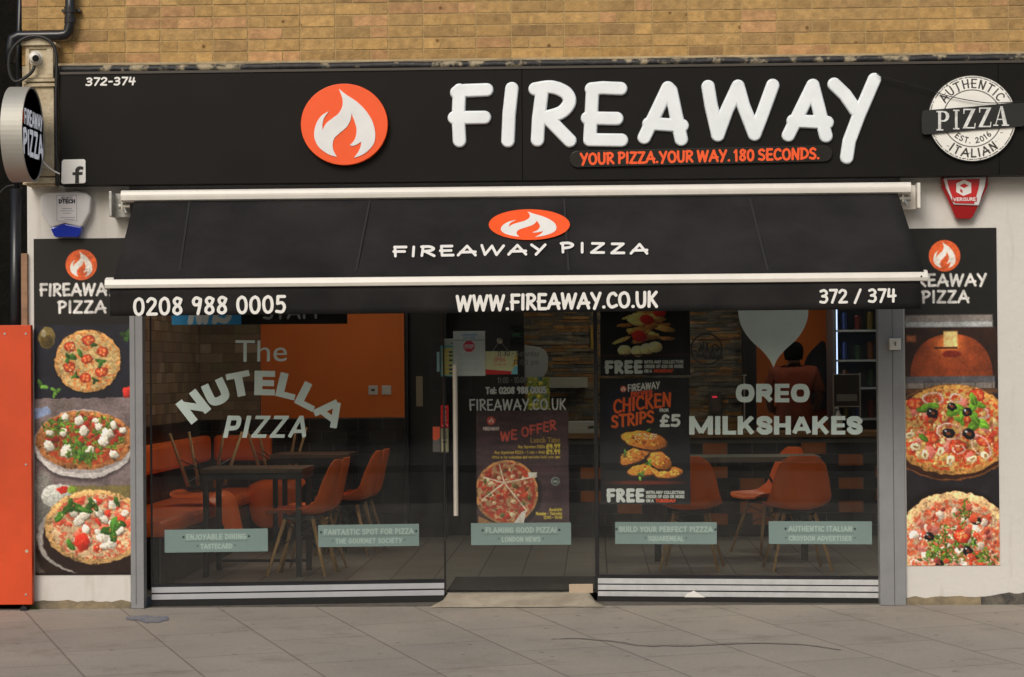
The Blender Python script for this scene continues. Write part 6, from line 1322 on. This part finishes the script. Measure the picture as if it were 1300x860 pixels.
# corner bench
bn_ = thing("corner_bench", "orange upholstered bench running along the tiled corner of the seating area", "bench", (LWX + .3, 3, FLZ))
def cushion(x0, x1, y0, y1, z0, z1, name): b = MB(); b.box(x0, x1, y0, y1, z0, z1); return b.build(name, M_leather, bn_, bevel=.035)
cushion(LWX + .03, -2.34, .62, WY - .06, .40, .51, "seat"); cushion(-2.33, px_at(345, 5), WY - .56, WY - .06, .40, .51, "seat")
cushion(LWX + .03, LWX + .14, .62, WY - .15, .74, .96, "backrest"); cushion(LWX + .15, px_at(345, 5.2), WY - .14, WY - .03, .74, .96, "backrest")
bt, gb = tiles("c", (-2.385, .66, FLZ), (0, 1, 0), (1, 0, 0), WY - .06 - .66 - .55, .335, .21, .11, blacktile, M_grout, seed=16); gb.build("grout_bed", M_grout, bn_); bt.build("base_tiles", M_tile, bn_)
b = MB(); b.box(LWX + .01, -2.386, .63, WY - .03, FLZ, .395); b.box(-2.385, px_at(343, 5), WY - .52, WY - .03, FLZ, .394); b.build("plinth", M_darkwood, bn_)
# things on and behind the counter
CT = .951
def cpx(x, Y): return P(x, 500, Y).x
fr = thing("drinks_fridge", "lit open-fronted drinks fridge with shelves of cans and jars at the far right", "fridge", (cpx(1095, 6.5), 6.8, FLZ))
f0, f1 = cpx(1058, 6.4), RWX - .02
b = MB(); b.box(f0, f0 + .03, 6.4, 7.0, FLZ, 2.2); b.box(f1 - .03, f1, 6.4, 7.0, FLZ, 2.2); b.box(f0 + .031, f1 - .031, 6.96, 7.0, FLZ, 2.2); b.box(f0, f1, 6.4, 7.0, 2.201, 2.3); b.build("cabinet", mat("grey_fridge_metal", (.14, .15, .17), .4), fr)
for z in (1.02, 1.30, 1.55, 1.82): b = MB(); b.box(f0 + .031, f1 - .031, 6.42, 6.95, z, z + .018); b.build("shelf", mat("frosted_shelf", (.45, .5, .55), .3), fr)
b = MB(); b.box(f0 + .036, f0 + .045, 6.43, 6.45, 1.35, 2.05); b.build("lamp", mat("fridge_lamp", (.8, .85, 1), .4, emit=(.55, .7, 1), estr=1.8), fr)
CC = [("blue", (.03, .09, .42)), ("orange", (.5, .16, .02)), ("red", (.42, .02, .02)), ("silver", (.4, .42, .45)), ("yellow", (.45, .32, .04)), ("green", (.05, .2, .08))]
def can(x, y, z, col, lab, hh=.12, r=.03):
    b = MB(); b.lathe([(0, 0), (r * .85, 0), (r, .008), (r, hh - .012), (r * .8, hh), (0, hh)], (x, y, z), 14); o = b.build("drink_can", mat("can_" + col[0], tuple(.25 * q + .02 for q in col[1]), .3, metal=.2), None, smooth=False); tag(o, lab, "drink can", "drinks in the lit fridge")
r_ = random.Random(2); SHN = {1.57: "upper middle", 1.32: "middle", 1.04: "lowest visible"}
pn = ["first", "second", "third", "fourth", "fifth", "sixth"]
for z, nm in ((1.84, "top"), (1.57, "second"), (1.32, "third"), (1.04, "bottom")):
    for k in range(4):
        c = CC[(k * 2 + int(z * 10)) % 6] if not (z == 1.57 and k == 0) else CC[0]; xx = f0 + .12 + k * .115
        if xx < f1 - .05: can(xx, 6.52, z, c, "%s drink can, %s from the left on the %s fridge shelf" % (c[0], pn[k], nm), hh=.13 if k % 2 else .16)
x0 = cpx(1059, 5.45); x1 = cpx(1091, 5.45); zb_, zt2 = P(1070, 517, 5.45).z, P(1070, 475, 5.45).z
mb = thing("menu_board", "dark framed menu board on thin metal posts standing on the right of the counter", "menu board", ((x0 + x1) / 2, 5.45, CT))
b = MB(); b.box(x0, x1, 5.45, 5.465, zb_, zt2); b.build("board", mat("brown_board", (.035, .028, .024), .4), mb)
b = MB()
for xx in (x0 - .006, x1 + .006): b.tube([(xx, 5.457, CT), (xx, 5.457, zt2 + .01)], .006, 8)
b.box(x0, x1, 5.446, 5.4499, zt2 - .008, zt2); b.box(x0, x1, 5.446, 5.4499, zb_, zb_ + .008); b.build("frame", M_steel, mb)
b = MB(); b.box(x0 + .02, x1 - .02, 5.446, 5.4495, zb_ + .05, zb_ + .11); b.build("card", mat("grey_card", (.22, .21, .2), .6), mb)
for px_, nm in ((945, "left"),):
    b = MB(); xx = cpx(px_, 5.4); b.tube([(xx, 5.4, CT), (xx, 5.4, P(px_, 476, 5.4).z)], .007, 8); b.lathe([(0, 0), (.02, 0), (.02, .012), (0, .012)], (xx, 5.4, P(px_, 476, 5.4).z - .01), 12); tag(b.build("counter_post", M_steel, None), "thin steel post with a round cap standing on the counter left of the person", "post")
bo = thing("pump_bottle", "white pump bottle standing on the counter below the menu board", "bottle", (cpx(1064, 5.4), 5.4, CT)); xx = cpx(1064, 5.4)
b = MB(); b.lathe([(0, 0), (.035, 0), (.035, .13), (.014, .15), (.014, .17), (0, .17)], (xx, 5.4, CT), 16); b.build("body", M_vwhite, bo, smooth=True); b = MB(); b.tube([(xx, 5.4, CT + .17), (xx, 5.4, CT + .2), (xx - .03, 5.4, CT + .2)], .006, 8); b.build("pump", M_vwhite, bo)
x0, x1 = cpx(700, 5.5), cpx(760, 5.5); b = MB(); b.box(x0, x1, 5.35, 5.6, CT + .001, CT + .035); b.box(x0 + .02, x1 - .1, 5.37, 5.6, CT + .036, CT + .06); b.box(x0 + .01, x1 - .02, 5.38, 5.6, CT + .061, CT + .1); tag(b.build("box_stack", mat("white_carton", (.52, .55, .52), .7), None, bevel=.002), "low stack of flat white cartons on the counter left of the posters", "carton stack")
x0, x1 = cpx(695, 7.2), cpx(746, 7.2); zz = P(700, 493, 7.2).z; b = MB(); b.box(x0, x1, 7.15, 7.55, zz, zz + .1); tag(b.build("wall_shelf_box", mat("pale_box", (.42, .42, .34), .6), None, bevel=.004), "long pale box fixed low on the stone wall left of the posters", "box")
pts = [P(x, y, 7.3) for x, y in [(666, 438), (684, 441), (693, 446), (696, 455), (695, 470), (690, 479), (666, 481)]]; b = MB(); b.prism(pts, (0, .05, 0)); tag(b.build("rounded_panel", mat("pale_panel", (.45, .47, .46), .4), None, bevel=.01), "pale round-cornered plastic panel in front of the stone wall above the yellow leaflet", "plastic panel")
c = P(754.5, 430, BY - .06); b = MB(); b.box(c.x - .035, c.x + .035, BY - .062, BY - .045, c.z - .1, c.z + .1); tag(b.build("amber_sign", mat("amber_card", (.40, .25, .03), .5), None), "small upright amber sign on the stone wall beside the dark posters", "sign")
c = P(908, 512, BY - .08); tm = thing("wall_timer", "small wall controller with a red lit display on the stone wall, hung on a cable", "controller", (c.x, BY - .08, c.z - .1))
b = MB(); b.box(c.x - .06, c.x + .06, BY - .1, BY - .045, c.z - .11, c.z + .11); b.build("housing", mat("grey_housing", (.07, .065, .06), .5), tm, bevel=.004); b = MB(); b.box(c.x - .03, c.x + .018, BY - .103, BY - .1001, c.z + .05, c.z + .068); b.build("display", mat("red_display", (.5, .02, .03), .4, emit=(1, .04, .08), estr=.5), tm)
b = MB(); b.box(c.x - .035, c.x + .035, BY - .103, BY - .1001, c.z - .08, c.z + .03); b.build("keypad", mat("dark_keys", (.12, .08, .07), .5), tm)
b = MB(); b.tube([(c.x - .03, BY - .05, c.z + .11), P(899, 480, BY - .05), P(898, 462, BY - .05)], .005, 6); b.build("cable", mat("grey_cable", (.2, .19, .17), .6), tm)
b = MB(); b.box(cpx(943, 7.4), cpx(960, 7.4), 7.38, 7.5, FLZ, 2.7); tag(b.build("dark_pillar", M_darkwood, None), "dark pillar between the stone wall and the orange wall", "pillar")
b = MB(); q0, q1 = cpx(1035, 6.9), cpx(1120, 6.9); b.box(q0, q1, 6.3, 6.9, 2.02 + .29, 2.6); tag(b.build("wall_cabinet", M_darkwood, None), "dark cabinet above the drinks fridge", "cabinet")
# dark coat hung on the orange wall right of the person
b = MB(); cpts = [P(x, y, 7.45) for x, y in catmull([(1021, 520), (1020, 480), (1024, 455), (1036, 440), (1046, 433), (1049, 450), (1049, 520)], 4)]; b.prism(cpts, (0, .07, 0)); tag(b.build("hanging_coat", mat("dark_blue_cloth", (.010, .012, .02), .9, noise=.3), None, bevel=.015), "dark coat hanging on the orange wall to the right of the person", "coat")

# ---- person behind the counter, back to the window
PY = 6.55; pxc = cpx(1008, PY)
def skin(name, verts, edges, rad, m, parent, loc, sub=2):
    me = bpy.data.meshes.new(name); me.from_pydata([Vector(v) for v in verts], edges, []); o = bpy.data.objects.new(name, me); COL.objects.link(o); o.location = loc
    if parent: o.parent = parent
    s = o.modifiers.new("skin", 'SKIN'); 
    for i, r__ in enumerate(rad): me.skin_vertices[0].data[i].radius = r__ if isinstance(r__, tuple) else (r__, r__); me.skin_vertices[0].data[i].use_root = (i == 0)
    q = o.modifiers.new("sub", 'SUBSURF'); q.levels = sub; q.render_levels = sub; me.materials.append(m)
    return o
def bake(o):
    dg = bpy.context.evaluated_depsgraph_get(); dg.update(); me = bpy.data.meshes.new_from_object(o.evaluated_get(dg)); o.modifiers.clear(); o.data = me
    for p in me.polygons: p.use_smooth = True
M_skin = mat("warm_skin", (.20, .10, .06), .5); M_shirt = mat("orange_red_tee", (.17, .028, .008), .85, noise=.15, nscale=12, bump=.3, bscale=20); M_jean = mat("dark_trousers", (.015, .016, .022), .9); M_hair = mat("black_hair", (.003, .003, .003), .95, spec=.1, bump=.5, bscale=90)
pv = [(0, 0, .95), (0, .0, 1.15), (0, .01, 1.34), (0, .02, 1.44), (0, .0, 1.50), (0, .0, 1.575), (0, .01, 1.66),            # pelvis..head
      (-.10, 0, .88), (-.11, .01, .50), (-.11, 0, .10), (-.11, .09, .04), (.10, 0, .88), (.11, .01, .50), (.11, 0, .10), (.11, .09, .04),
      (-.17, 0, 1.385), (-.225, .02, 1.20), (-.20, .16, 1.05), (-.13, .26, 1.06), (.17, 0, 1.385), (.235, .03, 1.20), (.21, .17, 1.06), (.14, .27, 1.07)]
pe = [(0, 1), (1, 2), (2, 3), (3, 4), (4, 5), (5, 6), (0, 7), (7, 8), (8, 9), (9, 10), (0, 11), (11, 12), (12, 13), (13, 14), (2, 15), (15, 16), (16, 17), (17, 18), (2, 19), (19, 20), (20, 21), (21, 22)]
pr_ = [(.145, .10), (.135, .095), (.15, .10), (.075, .07), (.05, .055), (.075, .085), (.07, .08), .085, .055, .035, .03, .085, .055, .035, .03, .065, .045, .034, .028, .065, .045, .034, .028]
person = skin("person", pv, pe, pr_, M_skin, None, (pxc, PY, FLZ)); bake(person); tag(person, "person with short black hair and orange red T-shirt, back turned, behind the counter", "person")
rm = len(person.data.vertices)
def shell_from(o, name, keep, grow, m):
    bm = bmesh.new(); bm.from_mesh(o.data); bmesh.ops.delete(bm, geom=[f for f in bm.faces if not keep(f.calc_center_median())], context='FACES'); bm.normal_update()
    for v in bm.verts: v.co += v.normal * grow
    me = bpy.data.meshes.new(name); bm.to_mesh(me); bm.free(); c = bpy.data.objects.new(name, me); COL.objects.link(c); c.parent = o; me.materials.clear(); me.materials.append(m); s = c.modifiers.new("thick", 'SOLIDIFY'); s.thickness = .006; s.offset = 1
    for p in me.polygons: p.use_smooth = True
    return c
shell_from(person, "t_shirt", lambda c: .9 < c.z < 1.455 and not (abs(c.x) > .17 and c.z < 1.22) and c.y < .2, .012, M_shirt)
shell_from(person, "trousers", lambda c: .1 < c.z < .95, .010, M_jean)
shell_from(person, "hair", lambda c: c.z > 1.52 and c.y < .055 - (1.70 - c.z) * .2 or c.z > 1.68, .020, M_hair)
for sx in (-1, 1):
    b = MB(); hd = Vector((pxc, PY, FLZ)); b.lathe([(0, -.012), (.010, -.006), (.012, .0), (.010, .006), (0, .012)], hd + Vector((sx * .078, .01, 1.61)), 10); b.build("ear", M_skin, person, smooth=True)
    b = MB(); b.lathe([(0, -.009), (.008, -.004), (.009, 0), (.008, .004), (0, .009)], hd + Vector((sx * .03, .088, 1.64)), 10); b.build("eye", M_white, person, smooth=True)
    for k in range(5):                                  # fingers and thumb
        ba = Vector((sx * (.135 - .0) * (.96 if sx < 0 else 1.03), .26, 1.065 if sx > 0 else 1.055)) ; a = (k - 2) * .014; ln = [.045, .06, .068, .062, .05][k]
        if k == 0: p3 = [ba + Vector((-sx * .02, .0, 0)), ba + Vector((-sx * .045, .02, -.004)), ba + Vector((-sx * .05, .042, -.012))]
        else: p3 = [ba + Vector((a, .02, 0)), ba + Vector((a * 1.15, .02 + ln * .6, -.003)), ba + Vector((a * 1.2, .02 + ln, -.022))]
        b = MB(); b.tube([hd + q for q in p3], [.009, .008, .006], 8); b.build("finger", M_skin, person, smooth=True)
b = MB(); hd = Vector((pxc, PY, FLZ)); b.tube([hd + Vector((0, .085, 1.635)), hd + Vector((0, .108, 1.605))], [.008, .013], 8); b.build("nose", M_skin, person, smooth=True)
b = MB(); b.box(pxc - .022, pxc + .022, PY + .078, PY + .09, FLZ + 1.575, FLZ + 1.583); b.build("mouth", mat("lip", (.2, .06, .05), .5), person, bevel=.002)

# ================================================================== far side of the street (the windows mirror it)
def terrace(x0, x1, y, h, wallc, label):
    t_ = thing("terraced_house", label, "house", ((x0 + x1) / 2, y, 0), "houses across the street")
    b = MB(); b.box(x0, x1, y - 6, y, -.3, h); b.build("wall", mat("house_wall_%d" % int(x0 + 50), wallc, .9, noise=.15, nscale=6), t_)
    b = MB(); b.prism([(x0, y + .2, h), (x0, y - 6.2, h), (x0, y - 3, h + 2)], (x1 - x0, 0, 0)); b.build("roof", mat("slate_roof", (.06, .06, .07), .8), t_)
    n = max(2, int((x1 - x0) / 2.4))
    for i in range(n):
        c = x0 + (i + .5) * (x1 - x0) / n
        for zz in (.9, 3.8):
            if zz == .9 and i == n // 2:
                b = MB(); b.box(c - .5, c + .5, y + .001, y + .06, -.15, 2.0); b.build("door", M_pipe, t_)
            else:
                b = MB(); b.box(c - .6, c + .6, y + .001, y + .05, zz, zz + 1.4); w_ = b.build("window", MATS["grey_fridge_metal"], t_); b = MB(); b.box(c - .52, c - .03, y + .051, y + .056, zz + .08, zz + 1.32); b.box(c + .03, c + .52, y + .051, y + .056, zz + .08, zz + 1.32); b.build("pane", M_pipe, w_)
terrace(-44, -22.5, -44, 6, (.06, .035, .025), "red brick house across the street, mirrored at the left of the shop glass")
terrace(-22, -5, -44, 6.4, (.045, .04, .035), "grey brown house across the street with a dark roof")
terrace(-4.5, 14, -44, 6, (.055, .04, .03), "brown brick house across the street opposite the door")
terrace(14.5, 40, -44, 6.6, (.07, .065, .06), "dark rendered house across the street at the right")
